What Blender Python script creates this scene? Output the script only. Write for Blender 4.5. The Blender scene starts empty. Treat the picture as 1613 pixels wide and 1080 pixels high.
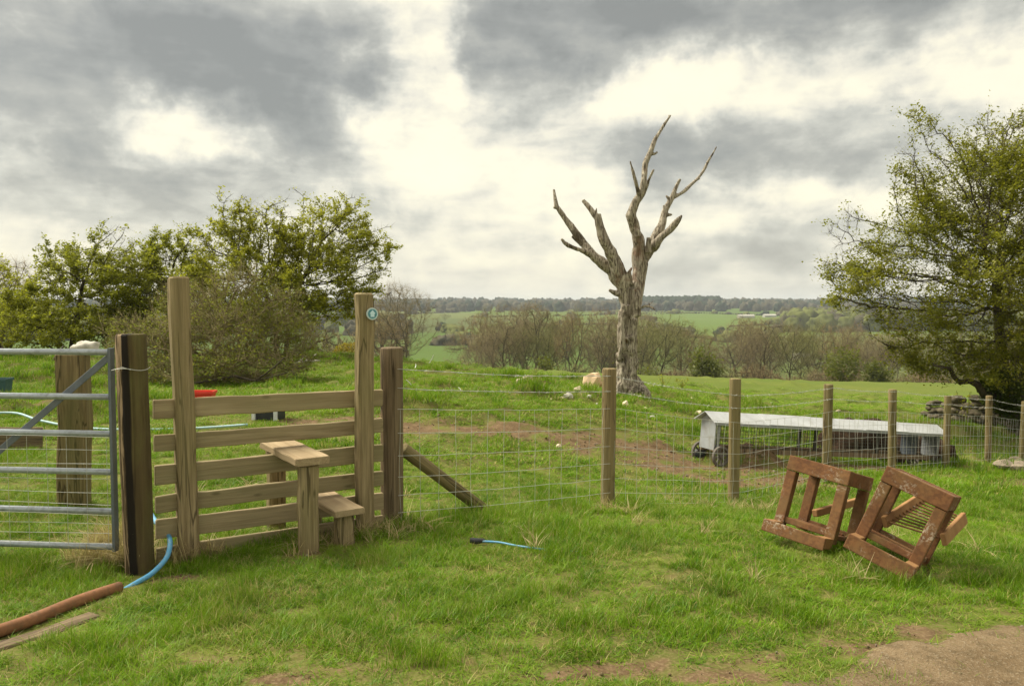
import bpy, math, random
import numpy as np
from mathutils import Vector, Matrix
random.seed(7)
RNG = np.random.default_rng(11)
PI = math.pi
R = math.radians

# ------------------------------------------------------------------ camera, sky, sun, exposure
SC = bpy.context.scene
COL = SC.collection
FPX, PITCH, EYE = 1230.0, math.atan(60 / 1230), 1.5      # photograph pixels (1613 x 1080)
cam_d = bpy.data.cameras.new('camera')
cam = bpy.data.objects.new('camera', cam_d)
COL.objects.link(cam)
cam_d.sensor_width = 36.0
cam_d.lens = 36.0 * FPX / 1613.0
cam_d.clip_start, cam_d.clip_end = 0.05, 20000
cam.location = (0, 0, EYE)
cam.rotation_euler = (PI / 2 - PITCH, 0, 0)
SC.camera = cam
SUN_EL, SUN_AZ = R(52), R(-62)          # azimuth measured from the view direction (+y) towards +x
EXPOSURE = 2.15
CLOUD_GAIN = 2.30
VS = SC.view_settings
VS.view_transform = 'Standard'
VS.look = 'None'
VS.gamma = 1
VS.use_curve_mapping = False
VS.exposure = EXPOSURE
SC.cycles.max_bounces = 8
SC.cycles.transparent_max_bounces = 12
SC.cycles.volume_bounces = 0


class NT:
    """small helper around a node tree"""
    def __init__(self, tree):
        self.t = tree
        tree.nodes.clear()

    def n(self, typ, ins=None, **props):
        nd = self.t.nodes.new(typ)
        for k, v in props.items():
            setattr(nd, k, v)
        for k, v in (ins or {}).items():
            s = nd.inputs[k]
            if isinstance(v, bpy.types.NodeSocket):
                self.t.links.new(v, s)
            else:
                s.default_value = v
        return nd

    def m(self, op, a, b=0.0, c=None, clamp=False):
        nd = self.t.nodes.new('ShaderNodeMath')
        nd.operation = op
        nd.use_clamp = clamp
        for i, v in enumerate((a, b) if c is None else (a, b, c)):
            if isinstance(v, bpy.types.NodeSocket):
                self.t.links.new(v, nd.inputs[i])
            else:
                nd.inputs[i].default_value = v
        return nd.outputs[0]

    def vm(self, op, a, b=(0, 0, 0)):
        nd = self.t.nodes.new('ShaderNodeVectorMath')
        nd.operation = op
        for i, v in enumerate((a, b)):
            if isinstance(v, bpy.types.NodeSocket):
                self.t.links.new(v, nd.inputs[i])
            else:
                nd.inputs[i].default_value = v
        return nd.outputs[0]

    def mix(self, f, a, b, blend='MIX'):
        nd = self.t.nodes.new('ShaderNodeMix')
        nd.data_type = 'RGBA'
        nd.blend_type = blend
        for s, v in ((nd.inputs[0], f), (nd.inputs[6], a), (nd.inputs[7], b)):
            if isinstance(v, bpy.types.NodeSocket):
                self.t.links.new(v, s)
            elif isinstance(v, (int, float)):
                s.default_value = v
            else:
                s.default_value = (*v, 1.0) if len(v) == 3 else v
        return nd.outputs[2]

    def ramp(self, f, stops, interp='LINEAR'):
        nd = self.t.nodes.new('ShaderNodeValToRGB')
        cr = nd.color_ramp
        cr.interpolation = interp
        while len(cr.elements) < len(stops):
            cr.elements.new(0.5)
        for e, (p, c) in zip(cr.elements, stops):
            e.position = p
            e.color = (c, c, c, 1) if isinstance(c, (int, float)) else (*c, 1)
        if isinstance(f, bpy.types.NodeSocket):
            self.t.links.new(f, nd.inputs[0])
        return nd.outputs[0]

    def noise(self, vec, scale, detail=3.0, rough=0.55, dist=0.0):
        nd = self.n('ShaderNodeTexNoise', {'Scale': scale, 'Detail': detail, 'Roughness': rough, 'Distortion': dist})
        if vec is not None:
            self.t.links.new(vec, nd.inputs['Vector'])
        return nd.outputs[0]

    def mapv(self, vec, scale=(1, 1, 1), loc=(0, 0, 0)):
        nd = self.n('ShaderNodeMapping', {'Scale': scale, 'Location': loc})
        self.t.links.new(vec, nd.inputs['Vector'])
        return nd.outputs[0]


def build_world():
    w = bpy.data.worlds.new('World')
    SC.world = w
    w.use_nodes = True
    t = NT(w.node_tree)
    sky = t.n('ShaderNodeTexSky', sky_type='NISHITA', sun_disc=False, sun_elevation=SUN_EL,
              sun_rotation=SUN_AZ, air_density=1.2, dust_density=2.0)
    d = t.n('ShaderNodeTexCoord').outputs['Generated']
    sx = t.n('ShaderNodeSeparateXYZ', {0: d})
    x, y, z = sx.outputs
    zc = t.m('MAXIMUM', z, 0.0)
    zz = t.m('ADD', zc, 0.17)
    px, py = t.m('DIVIDE', x, zz), t.m('DIVIDE', y, zz)
    pl = t.n('ShaderNodeCombineXYZ', {0: px, 1: py, 2: 0.0}).outputs[0]
    n1 = t.noise(t.mapv(d, (1.0, 1.0, 1.9), (3.1, 0.4, 2.0)), 2.6, 9, 0.56, 0.2)
    n2 = t.noise(t.mapv(d, (1.0, 1.0, 1.7), (7.7, 2.3, 0.0)), 6.2, 12, 0.60, 0.35)
    n4 = t.noise(t.mapv(d, (1.0, 1.0, 1.5), (2.7, 9.3, 4.0)), 17.0, 10, 0.62, 0.4)
    n3 = t.noise(t.mapv(pl, (1.0, 1.2, 1), (1.7, 5.3, 0.0)), 1.1, 6, 0.55, 0.2)
    az = t.m('ARCTAN2', x, y)
    el = t.m('DIVIDE', z, t.m('MAXIMUM', t.m('SQRT', t.m('ADD', t.m('MULTIPLY', x, x), t.m('MULTIPLY', y, y))), 0.01))
    wob = t.m('MULTIPLY', t.m('SUBTRACT', t.noise(d, 8.0, 8, 0.62), 0.5), 0.26)
    wob2 = t.m('MULTIPLY', t.m('SUBTRACT', t.noise(t.mapv(d, (1, 1, 1), (5, 5, 5)), 10.0, 8, 0.62), 0.5), 0.12)
    azw, elw = t.m('ADD', az, wob), t.m('ADD', el, wob2)
    # cloud banks seen in the picture: (u, v, half width, half height, weight) in photograph pixels
    blobs = [(150, 95, 330, 85, 1.0), (430, 120, 190, 60, .75), (50, 205, 110, 40, .6), (480, 20, 220, 50, .6),
             (520, 235, 130, 52, .62), (300, 272, 170, 26, .42), (930, 45, 260, 62, 1.0), (1240, 10, 260, 40, .7),
             (825, 135, 85, 50, .75), (1230, 232, 210, 50, .68), (1330, 75, 110, 45, .42), (1050, 240, 90, 40, .35),
             (560, 330, 260, 26, .18), (1200, 385, 260, 34, .22), (900, 420, 300, 22, .16), (150, 330, 180, 20, .2),
             (660, 120, 80, 130, -.7), (640, 270, 150, 60, -.28), (290, 205, 110, 36, -.75), (1010, 150, 120, 36, -.5),
             (1560, 130, 100, 80, -.2), (1450, 25, 200, 45, .55), (1250, 320, 200, 40, -.2), (880, 330, 160, 60, -.12), (690, 30, 50, 60, -.5)]
    acc = None
    for (u, v, rx, ry, wgt) in blobs:
        a0 = math.atan((u - 806) / FPX)
        e0 = (480 - v) / FPX * math.cos(a0)
        a = t.m('MULTIPLY', t.m('SUBTRACT', azw, a0), FPX / rx)
        b = t.m('MULTIPLY', t.m('SUBTRACT', elw, e0), FPX / ry)
        s = t.m('ADD', t.m('MULTIPLY', a, a), t.m('MULTIPLY', b, b))
        g = t.m('MULTIPLY', t.m('EXPONENT', t.m('MULTIPLY', t.m('POWER', s, 1.7), -0.55)), wgt)
        acc = g if acc is None else t.m('ADD', acc, g)
    dens = t.m('ADD', t.m('MULTIPLY', t.m('SUBTRACT', n1, 0.5), 0.6), t.m('MULTIPLY', t.m('SUBTRACT', n2, 0.5), 0.8))
    dens = t.m('ADD', dens, t.m('MULTIPLY', t.m('SUBTRACT', n4, 0.5), 0.45))
    dens = t.m('ADD', dens, t.m('MULTIPLY', t.m('SUBTRACT', n3, 0.5), 0.35))
    dens = t.m('ADD', t.m('ADD', dens, t.m('MULTIPLY', acc, 0.40)), 0.265)
    bil = t.m('ABSOLUTE', t.m('SUBTRACT', t.noise(t.mapv(d, (1.0, 1.0, 1.5), (4.4, 6.1, 1.0)), 5.5, 3, 0.5, 0.2), 0.5))
    bil2 = t.m('ABSOLUTE', t.m('SUBTRACT', t.noise(t.mapv(d, (1.0, 1.0, 1.4), (8.4, 2.1, 7.0)), 14.0, 3, 0.5, 0.3), 0.5))
    dens = t.m('ADD', dens, t.m('ADD', t.m('MULTIPLY', bil, .75), t.m('MULTIPLY', bil2, .38)))
    n5 = t.noise(t.mapv(d, (1.0, 1.0, 5.5), (6.2, 1.9, 3.0)), 5.0, 8, 0.58, 0.3)
    dens = t.m('ADD', dens, t.m('MULTIPLY', t.m('SUBTRACT', n5, 0.5), 0.55))
    # clouds flatten out to pale grey towards the horizon
    hz = t.m('SUBTRACT', 1.0, t.m('MULTIPLY', zc, 9.0), clamp=True)
    dens = t.m('ADD', t.m('MULTIPLY', dens, t.m('SUBTRACT', 1.0, t.m('MULTIPLY', hz, 0.45))), t.m('MULTIPLY', hz, 0.15))
    col = t.ramp(dens, [(0.0, (1.06, 1.0, .77)), (0.24, (1.02, .96, .745)), (0.38, (.85, .81, .67)), (0.51, (.63, .62, .535)),
                        (0.66, (.455, .45, .395)), (0.82, (.355, .357, .322)), (1.0, (.275, .278, .25))], 'LINEAR')
    cl = t.vm('SCALE', col)
    cl.node.inputs['Scale'].default_value = CLOUD_GAIN
    c = t.mix(0.97, sky.outputs[0], cl)
    bg = t.n('ShaderNodeBackground', {'Color': c, 'Strength': 0.1})
    out = t.n('ShaderNodeOutputWorld', {'Surface': bg.outputs[0]})


build_world()
sun_d = bpy.data.lights.new('sun', 'SUN')
sun_d.energy = 1.5
sun_d.angle = R(34)
sun_d.color = (1.0, 0.94, 0.78)
sun = bpy.data.objects.new('sun', sun_d)
COL.objects.link(sun)
_sd = Vector((math.sin(SUN_AZ) * math.cos(SUN_EL), math.cos(SUN_AZ) * math.cos(SUN_EL), math.sin(SUN_EL)))
sun.rotation_euler = _sd.to_track_quat('Z', 'Y').to_euler()
sun.location = (-6, 0, 12)


# ------------------------------------------------------------------ numpy noise, pixels to points
def _hash(ix, iy, iz, seed):
    h = (ix.astype(np.int64) * 374761393 + iy.astype(np.int64) * 668265263 + iz.astype(np.int64) * 2147483647 + seed * 974634777) & 0xffffffff
    h = ((h ^ (h >> 13)) * 1274126177) & 0xffffffff
    h = (h ^ (h >> 16)) & 0xffffffff
    return h / 4294967295.0


def vnoise(p, seed=0):
    p = np.asarray(p, float)
    i = np.floor(p).astype(np.int64)
    f = p - i
    f = f * f * (3 - 2 * f)
    r = 0
    for dx in (0, 1):
        for dy in (0, 1):
            for dz in (0, 1):
                w = (f[:, 0] if dx else 1 - f[:, 0]) * (f[:, 1] if dy else 1 - f[:, 1]) * (f[:, 2] if dz else 1 - f[:, 2])
                r = r + w * _hash(i[:, 0] + dx, i[:, 1] + dy, i[:, 2] + dz, seed)
    return r


def fbm(p, seed=0, octv=4, gain=.5):
    p = np.asarray(p, float)
    a, s, tot = 1.0, 0, 0
    for o in range(octv):
        s = s + a * vnoise(p * 2 ** o + 17.3 * o, seed + o)
        tot += a
        a *= gain
    return s / tot


def n2d(x, y, sc, seed=0, octv=3):
    x = np.atleast_1d(np.asarray(x, float))
    y = np.atleast_1d(np.asarray(y, float))
    return fbm(np.c_[x * sc, y * sc, np.full(x.shape, .37)], seed, octv)


CP, SP = math.cos(PITCH), math.sin(PITCH)


def ray(u, v):
    X, Y = (u - 806.5) / FPX, (540 - v) / FPX
    return np.array([X, Y * SP + CP, Y * CP - SP])


def at(u, v, d):
    r = ray(u, v)
    return np.array([0, 0, EYE]) + r * (d / r[1])


_ctl = [(225, 897, 4.82), (297, 875, 5.03), (573, 838, 5.6), (617, 830, 5.85), (775, 812, 6.45), (957, 795, 7.2),
        (1155, 792, 8.6), (1302, 757, 10), (1405, 745, 11.4), (1490, 738, 12.75), (1555, 733, 14.1), (1607, 733, 15.5),
        (1250, 860, 5.1), (1400, 905, 4.6), (1125, 735, 11), (1475, 740, 13), (990, 624, 17), (118, 795, 6.44),
        (450, 562, 26), (550, 563, 26), (100, 568, 26), (700, 578, 24), (350, 607, 17.5), (1590, 668, 18), (318, 628, 14),
        (1590, 738, 14.5), (1000, 590, 52), (1300, 600, 52), (1600, 608, 52), (800, 583, 45), (640, 575, 30),
        (500, 563, 32), (1300, 640, 24), (900, 655, 12.5)]
_P = [at(*c) for c in _ctl] + [np.array(q, float) for q in [
    (0, 0, 0), (-6, 0, 0), (6, 0, 0), (-3, 3, -.03), (3, 3, -.03), (0, 3, -.02), (-8, -6, 0), (8, -6, 0), (0, -8, 0),
    (-30, 10, 0.1), (-30, 30, -.6), (35, 5, -.8), (35, 25, -2.5), (40, 52, -4.5), (-40, 52, -3.6), (-15, 3, 0.05), (15, 3, -.4),
    (-10, 12, -.1), (-12, 20, -.15), (-20, 52, -3.4)]]
_P = np.array(_P)


def _tps_k(d2):
    return np.where(d2 > 1e-12, .5 * d2 * np.log(np.maximum(d2, 1e-12)), 0)


_n = len(_P)
_K = _tps_k(((_P[:, None, :2] - _P[None, :, :2]) ** 2).sum(-1)) + np.eye(_n) * .25
_A = np.zeros((_n + 3, _n + 3))
_A[:_n, :_n] = _K
_A[:_n, _n] = _A[_n, :_n] = 1
_A[:_n, _n + 1:] = _P[:, :2]
_A[_n + 1:, :_n] = _P[:, :2].T
_W = np.linalg.solve(_A, np.r_[_P[:, 2], 0, 0, 0])


def sstep(a, b, x):
    t = np.clip((x - a) / (b - a), 0, 1)
    return t * t * (3 - 2 * t)


def gz(x, y):
    """height of the land at x, y (arrays or numbers)"""
    sc = np.isscalar(x)
    x = np.atleast_1d(np.asarray(x, float))
    y = np.atleast_1d(np.asarray(y, float))
    xc, yc = np.clip(x, -40, 40), np.clip(y, -10, 62)
    zn = np.empty(len(x))
    for s in range(0, len(x), 20000):
        e = slice(s, s + 20000)
        d2 = (xc[e, None] - _P[None, :, 0]) ** 2 + (yc[e, None] - _P[None, :, 1]) ** 2
        zn[e] = _tps_k(d2) @ _W[:_n] + _W[_n] + _W[_n + 1] * xc[e] + _W[_n + 2] * yc[e]
    near = np.clip((y - 1.5) / 1.5, 0, 1) * np.clip((60 - y) / 20, 0, 1)
    zn = zn + near * ((n2d(x, y, .9, 3, 2) - .5) * .085 + (n2d(x, y, 3.0, 5, 2) - .5) * .035)
    pad = sstep(9, 12, y)
    tus = np.clip(n2d(x, y, 1.3, 8, 3) - .56, 0, 1)
    zn = zn + pad * near * tus * .9
    yf = y + (n2d(x, y, .004, 21, 3) - .5) * 160 * sstep(150, 400, y)
    zf = np.interp(yf, [40, 55, 70, 95, 125, 200, 350, 600, 1000, 1500, 2000, 3000, 6000],
                   [-1.6, -4.2, -7, -11, -13.5, -18.5, -21, -19.5, -14, -5, 0, 2, 2])
    zf = zf + (n2d(x, y, .006, 31, 2) - .5) * 5 * sstep(120, 400, y)
    w = sstep(46, 78, y)
    z = zn * (1 - w) + zf * w
    return float(z[0]) if sc else z


def G(u, v):
    """where the line of sight through a photograph pixel meets the land"""
    r = ray(u, v)
    lo, hi = 1.5, 1.5
    while hi < 200:
        p = r * (hi / r[1])
        if EYE + p[2] < gz(p[0], p[1]):
            break
        lo, hi = hi, hi * 1.03
    for _ in range(25):
        mid = .5 * (lo + hi)
        p = r * (mid / r[1])
        if EYE + p[2] < gz(p[0], p[1]):
            hi = mid
        else:
            lo = mid
    p = r * (hi / r[1])
    return np.array([p[0], p[1], gz(p[0], p[1])])


def onz(x, y, dz=0.0):
    return np.array([x, y, gz(float(x), float(y)) + dz])


# ------------------------------------------------------------------ materials
MATS = {}


def new_mat(name):
    m = bpy.data.materials.new(name)
    m.use_nodes = True
    t = NT(m.node_tree)
    MATS[name] = m
    return m, t


def finish(t, col, rough=.8, bump=None, bstr=.3, bdist=.02, metal=0.0, spec=.3, extra=None):
    b = t.n('ShaderNodeBsdfPrincipled', {'Roughness': rough, 'Metallic': metal, 'Specular IOR Level': spec})
    if isinstance(col, bpy.types.NodeSocket):
        t.t.links.new(col, b.inputs['Base Color'])
    else:
        b.inputs['Base Color'].default_value = (*col, 1)
    if bump is not None:
        bn = t.n('ShaderNodeBump', {'Strength': bstr, 'Distance': bdist, 'Height': bump})
        t.t.links.new(bn.outputs[0], b.inputs['Normal'])
    t.n('ShaderNodeOutputMaterial', {'Surface': b.outputs[0]})
    return b


def rnd(t):
    return t.n('ShaderNodeObjectInfo').outputs['Random']


def objco(t):
    """object coordinates shifted for each object, so alike pieces do not repeat"""
    o = t.n('ShaderNodeTexCoord').outputs['Object']
    r = rnd(t)
    k = t.n('ShaderNodeCombineXYZ', {0: t.m('MULTIPLY', r, 31.0), 1: t.m('MULTIPLY', r, 17.0), 2: t.m('MULTIPLY', r, 53.0)}).outputs[0]
    return t.vm('ADD', o, k)


def mat_wood(name, light, dark, green=(.10, .12, .05), gamt=.35, seed=0.0, bright=.2, crk=.8, fine=.55):
    """sawn or round timber: grain runs along local z"""
    m, t = new_mat(name)
    o = t.mapv(objco(t), (1, 1, 1), (seed, seed * 2, seed * 3))
    g1 = t.noise(t.mapv(o, (26, 26, 1.3)), 1.0, 6, .62, .8)
    g2 = t.noise(t.mapv(o, (90, 90, 2.2)), 1.0, 4, .6, .3)
    big = t.noise(t.mapv(o, (3, 3, 1.2)), 1.0, 4, .6)
    vor = t.n('ShaderNodeTexVoronoi', {'Vector': t.mapv(o, (9, 9, 3.2)), 'Scale': 1.0}).outputs['Distance']
    knot = t.ramp(vor, [(0.05, 1.0), (0.13, 0.0)])
    c = t.mix(t.ramp(g1, [(.32, 0.0), (.68, 1.0)]), dark, light)
    c = t.mix(t.m('MULTIPLY', t.ramp(g2, [(.35, 1.0), (.55, 0.0)]), fine), c, [v * .45 for v in dark])
    c = t.mix(t.m('MULTIPLY', knot, .75), c, [v * .35 for v in dark])
    ck = t.m('ABSOLUTE', t.m('SUBTRACT', t.noise(t.mapv(o, (11, 11, .55), (2, 7, 4)), 1.0, 3, .5, .3), .5))
    crack = t.ramp(ck, [(.006, 1.0), (.016, 0.0)])
    c = t.mix(t.m('MULTIPLY', crack, crk), c, [v * .22 for v in dark])
    c = t.mix(t.m('MULTIPLY', t.ramp(big, [(.42, 0.0), (.66, 1.0)]), gamt), c, green)
    c = t.mix(t.m('MULTIPLY', t.m('SUBTRACT', rnd(t), .5), bright * 2, clamp=True), c, [min(1, v * 1.35) for v in light])
    h = t.m('ADD', t.m('MULTIPLY', g1, .7), t.m('ADD', t.m('MULTIPLY', g2, .5), t.m('ADD', t.m('MULTIPLY', knot, -.4), t.m('MULTIPLY', crack, -1.5 * crk))))
    finish(t, c, .82, h, .55, .006, spec=.15)
    return m


mat_wood('stile_wood', (.39, .305, .175), (.20, .145, .075), (.17, .155, .062), .45, 1)
mat_wood('tread_wood', (.43, .33, .205), (.30, .215, .125), (.27, .21, .12), .3, 4, .2, .1, .3)
mat_wood('board_wood', (.385, .31, .185), (.235, .175, .098), (.18, .17, .08), .5, 5, .2, .08, .3)
mat_wood('post_wood', (.30, .23, .115), (.135, .098, .048), (.13, .13, .05), .6, 2)
mat_wood('strainer_wood', (.25, .185, .115), (.10, .068, .040), (.17, .135, .08), .5, 3)
mat_wood('plank_wood', (.30, .22, .14), (.16, .11, .07), (.17, .14, .09), .3, 6)


def mat_gatepost():
    m, t = new_mat('gate_post_wood')
    o = t.n('ShaderNodeTexCoord').outputs['Object']
    g1 = t.noise(t.mapv(o, (24, 24, 1.1)), 1.0, 6, .62, .9)
    g2 = t.noise(t.mapv(o, (80, 80, 2.0)), 1.0, 4, .6)
    big = t.noise(t.mapv(o, (5, 5, 1.6)), 1.0, 4, .6)
    sx = t.n('ShaderNodeSeparateXYZ', {0: o})
    c = t.mix(t.ramp(g1, [(.3, 0.0), (.7, 1.0)]), (.06, .042, .02), (.125, .092, .042))
    c = t.mix(t.m('MULTIPLY', t.ramp(big, [(.45, 0.0), (.6, 1.0)]), .5), c, (.14, .135, .045))
    # tarred and split on the gate side: a property of the timber, bounded by the grain
    side = t.m('ADD', t.m('MULTIPLY', sx.outputs[0], 1.0), t.m('MULTIPLY', t.m('SUBTRACT', g1, .5), .045))
    left = t.m('LESS_THAN', side, -.012)
    c = t.mix(t.m('MULTIPLY', left, .7), c, (.075, .05, .028))
    tar = t.m('SUBTRACT', 1.0, t.m('MULTIPLY', t.m('ABSOLUTE', t.m('ADD', side, .002)), 27.0), clamp=True)
    tar = t.ramp(tar, [(.12, 0.0), (.4, 1.0)])
    c = t.mix(t.m('MULTIPLY', tar, .95), c, (.016, .013, .011))
    pale = t.m('MULTIPLY', t.ramp(t.noise(t.mapv(o, (30, 30, 2.2)), 1.0, 5, .65, .8), [(.49, 0.0), (.56, 1.0)]), t.m('LESS_THAN', side, -.024))
    c = t.mix(t.m('MULTIPLY', pale, .85), c, (.36, .26, .16))
    finish(t, c, .85, t.m('ADD', g1, t.m('MULTIPLY', g2, .5)), .9, .012, spec=.15)


mat_gatepost()


def mat_simple(name, col, rough=.8, var=.25, scale=6.0, metal=0.0, spec=.3, bstr=.2, dirt=None, dirt_amt=.5):
    m, t = new_mat(name)
    o = objco(t)
    n = t.noise(o, scale, 5, .6)
    n2 = t.noise(o, scale * 7, 4, .6)
    f = t.m('ADD', t.m('MULTIPLY', n, .7), t.m('MULTIPLY', n2, .3))
    c = t.mix(t.ramp(f, [(.35, 0.0), (.65, 1.0)]), [v * (1 - var) for v in col], [min(1, v * (1 + var)) for v in col])
    if dirt:
        c = t.mix(t.m('MULTIPLY', t.ramp(t.noise(o, scale * 2.2, 6, .65), [(.5, 0.0), (.68, 1.0)]), dirt_amt), c, dirt)
    finish(t, c, rough, f, bstr, .01, metal, spec)
    return m


mat_simple('galvanised', (.42, .46, .50), .42, .14, 9, .55, .4, .1, (.20, .21, .21), .6)
mat_simple('galvanised_dark', (.15, .17, .20), .5, .18, 9, .4, .4, .1)
mat_simple('wire', (.52, .52, .48), .5, .2, 20, .35, .4, 0)
mat_simple('wire_dark', (.16, .15, .13), .6, .2, 20, .4, .4, 0)
mat_simple('mesh_dark', (.045, .042, .034), .7, .2, 20, .2, .3, 0)
mat_simple('blue_pipe', (.10, .34, .58), .42, .15, 12, 0, .4, .1, (.28, .38, .42), .7)
mat_simple('pale_pipe', (.34, .52, .56), .5, .15, 12, 0, .4, .1, (.36, .36, .30), .6)
mat_simple('clay_pipe', (.24, .115, .058), .8, .25, 7, 0, .2, .4, (.14, .085, .05), .8)
mat_simple('red_plastic', (.68, .045, .025), .45, .12, 5, 0, .4, .1)
mat_simple('black_plastic', (.025, .027, .03), .5, .2, 10, 0, .4, .1)
mat_simple('teal_plastic', (.05, .11, .12), .5, .2, 10, 0, .4, .1)
mat_simple('white_plastic', (.62, .64, .65), .5, .12, 6, 0, .4, .1, (.35, .33, .28), .4)
mat_simple('roof_sheet', (.50, .51, .525), .5, .14, 3, .15, .4, .1, (.38, .37, .34), .5)
mat_simple('ark_panel', (.32, .335, .35), .6, .12, 3, .1, .3, .1, (.25, .23, .19), .6)
mat_simple('sack', (.72, .52, .33), .85, .10, 6, 0, .2, .3, (.74, .62, .46), .5)
mat_simple('pale_wood', (.66, .56, .40), .85, .18, 8, 0, .2, .3, (.30, .20, .12), .5)
mat_simple('stone', (.27, .22, .165), .9, .35, 5, 0, .15, .7, (.13, .115, .075), .7)
mat_simple('stone_mossy_shaded', (.12, .10, .07), .95, .45, 5, 0, .1, .8, (.05, .06, .025), .8)  # moss tint, with the shade on the low wall put into the dark base colour
mat_simple('dung', (.036, .021, .013), .95, .5, 6, 0, .1, 1.0, (.11, .07, .04), .6)
mat_simple('disc_face', (.09, .28, .33), .5, .08, 10, 0, .4, 0)
mat_simple('disc_rim', (.55, .66, .66), .5, .08, 10, 0, .4, 0)
mat_simple('disc_arrow', (.60, .80, .88), .5, .05, 10, 0, .4, 0)
mat_simple('barn_wall', (.40, .385, .35), .8, .12, .2, 0, .2, 0)
mat_simple('barn_roof', (.30, .30, .31), .8, .2, .2, 0, .2, 0)
mat_simple('tyre', (.13, .115, .10), .85, .25, 12, 0, .2, .3, (.14, .12, .095), .6)


def mat_rust():
    m, t = new_mat('rust')
    o = objco(t)
    n = t.noise(o, 7, 7, .62)
    n2 = t.noise(o, 40, 5, .6)
    n3 = t.noise(t.mapv(o, (1, 1, 1), (4, 2, 8)), 16, 6, .66)
    c = t.mix(t.ramp(n, [(.3, 0.0), (.7, 1.0)]), (.135, .062, .028), (.235, .110, .046))
    c = t.mix(t.m('MULTIPLY', t.ramp(n2, [(.42, 1.0), (.56, 0.0)]), .5), c, (.085, .038, .021))
    mud = t.ramp(t.noise(t.mapv(o, (1, 1, 1), (9, 9, 1)), 4, 4, .6), [(.46, 0.0), (.66, 1.0)])
    c = t.mix(t.m('MULTIPLY', mud, .55), c, (.20, .13, .055))
    nz = t.n('ShaderNodeSeparateXYZ', {0: t.n('ShaderNodeNewGeometry').outputs['Normal']}).outputs[2]
    lich = t.m('MULTIPLY', t.ramp(t.noise(o, 55, 5, .7), [(.50, 0.0), (.58, 1.0)]), t.ramp(t.noise(o, 6.5, 3, .5), [(.52, 0.0), (.64, 1.0)]))
    c = t.mix(t.m('MULTIPLY', lich, .65), c, (.47, .40, .31))
    finish(t, c, .8, t.m('ADD', t.m('MULTIPLY', n2, .6), n3), .35, .006, spec=.2)
    m, t = new_mat('rust_orange')
    o = objco(t)
    n = t.noise(o, 9, 6, .62)
    c = t.mix(t.ramp(n, [(.3, 0.0), (.7, 1.0)]), (.24, .12, .05), (.36, .20, .085))
    finish(t, c, .8, n, .3, .006, spec=.2)


mat_rust()


def mat_leaf(name, c1, c2, c3, trans=.45):
    m, t = new_mat(name)
    isl = t.n('ShaderNodeNewGeometry')
    r = isl.outputs['Random Per Island']
    pos = isl.outputs['Position']
    n = t.noise(pos, .9, 3, .5)
    f = t.m('ADD', t.m('MULTIPLY', r, .55), t.m('MULTIPLY', n, .45))
    c = t.ramp(f, [(.22, c1), (.5, c2), (.78, c3)])
    d = t.n('ShaderNodeBsdfDiffuse', {'Color': c})
    tr = t.n('ShaderNodeBsdfTranslucent', {'Color': t.mix(.35, c, (.25, .27, .02))})
    mx = t.n('ShaderNodeMixShader', {0: trans, 1: d.outputs[0], 2: tr.outputs[0]})
    gl = t.n('ShaderNodeBsdfGlossy', {'Color': (.9, .9, .9, 1), 'Roughness': .45})
    m2 = t.n('ShaderNodeMixShader', {0: .014, 1: mx.outputs[0], 2: gl.outputs[0]})
    t.n('ShaderNodeOutputMaterial', {'Surface': m2.outputs[0]})


mat_leaf('leaf_fresh', (.24, .245, .018), (.34, .35, .025), (.45, .44, .04), .55)
mat_leaf('leaf_dark', (.18, .20, .016), (.27, .29, .022), (.37, .375, .034), .55)
mat_leaf('leaf_right', (.13, .145, .013), (.215, .225, .018), (.32, .305, .028), .55)
mat_leaf('leaf_ivy', (.030, .050, .010), (.050, .080, .013), (.085, .12, .02))
mat_leaf('leaf_thicket', (.17, .15, .030), (.18, .20, .03), (.22, .26, .03))
mat_leaf('leaf_bush', (.07, .085, .014), (.105, .125, .020), (.15, .165, .03))
mat_leaf('leaf_gorse', (.24, .16, .02), (.30, .22, .03), (.22, .21, .04))


def mat_bark(name, c1, c2, scale=3.0):
    m, t = new_mat(name)
    o = objco(t)
    n = t.noise(o, scale, 6, .65)
    n2 = t.noise(t.mapv(o, (1, 1, .25)), scale * 8, 4, .6)
    f = t.m('ADD', t.m('MULTIPLY', n, .5), t.m('MULTIPLY', n2, .5))
    c = t.mix(t.ramp(f, [(.38, 0.0), (.64, 1.0)]), c1, c2)
    finish(t, c, .9, f, .6, .02, spec=.1)


mat_bark('bark', (.042, .034, .024), (.105, .088, .062))
mat_bark('bark_grey', (.075, .064, .052), (.15, .13, .105))
mat_bark('twig_brown', (.135, .108, .056), (.25, .205, .112), .9)
mat_bark('twig_olive', (.125, .125, .045), (.24, .235, .085), .9)
mat_bark('twig_red', (.155, .11, .055), (.28, .21, .105), .9)
mat_bark('thicket_twig', (.085, .070, .030), (.33, .275, .14), 4.5)
mat_bark('white_limb', (.40, .38, .33), (.68, .64, .56), 3.0)


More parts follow.
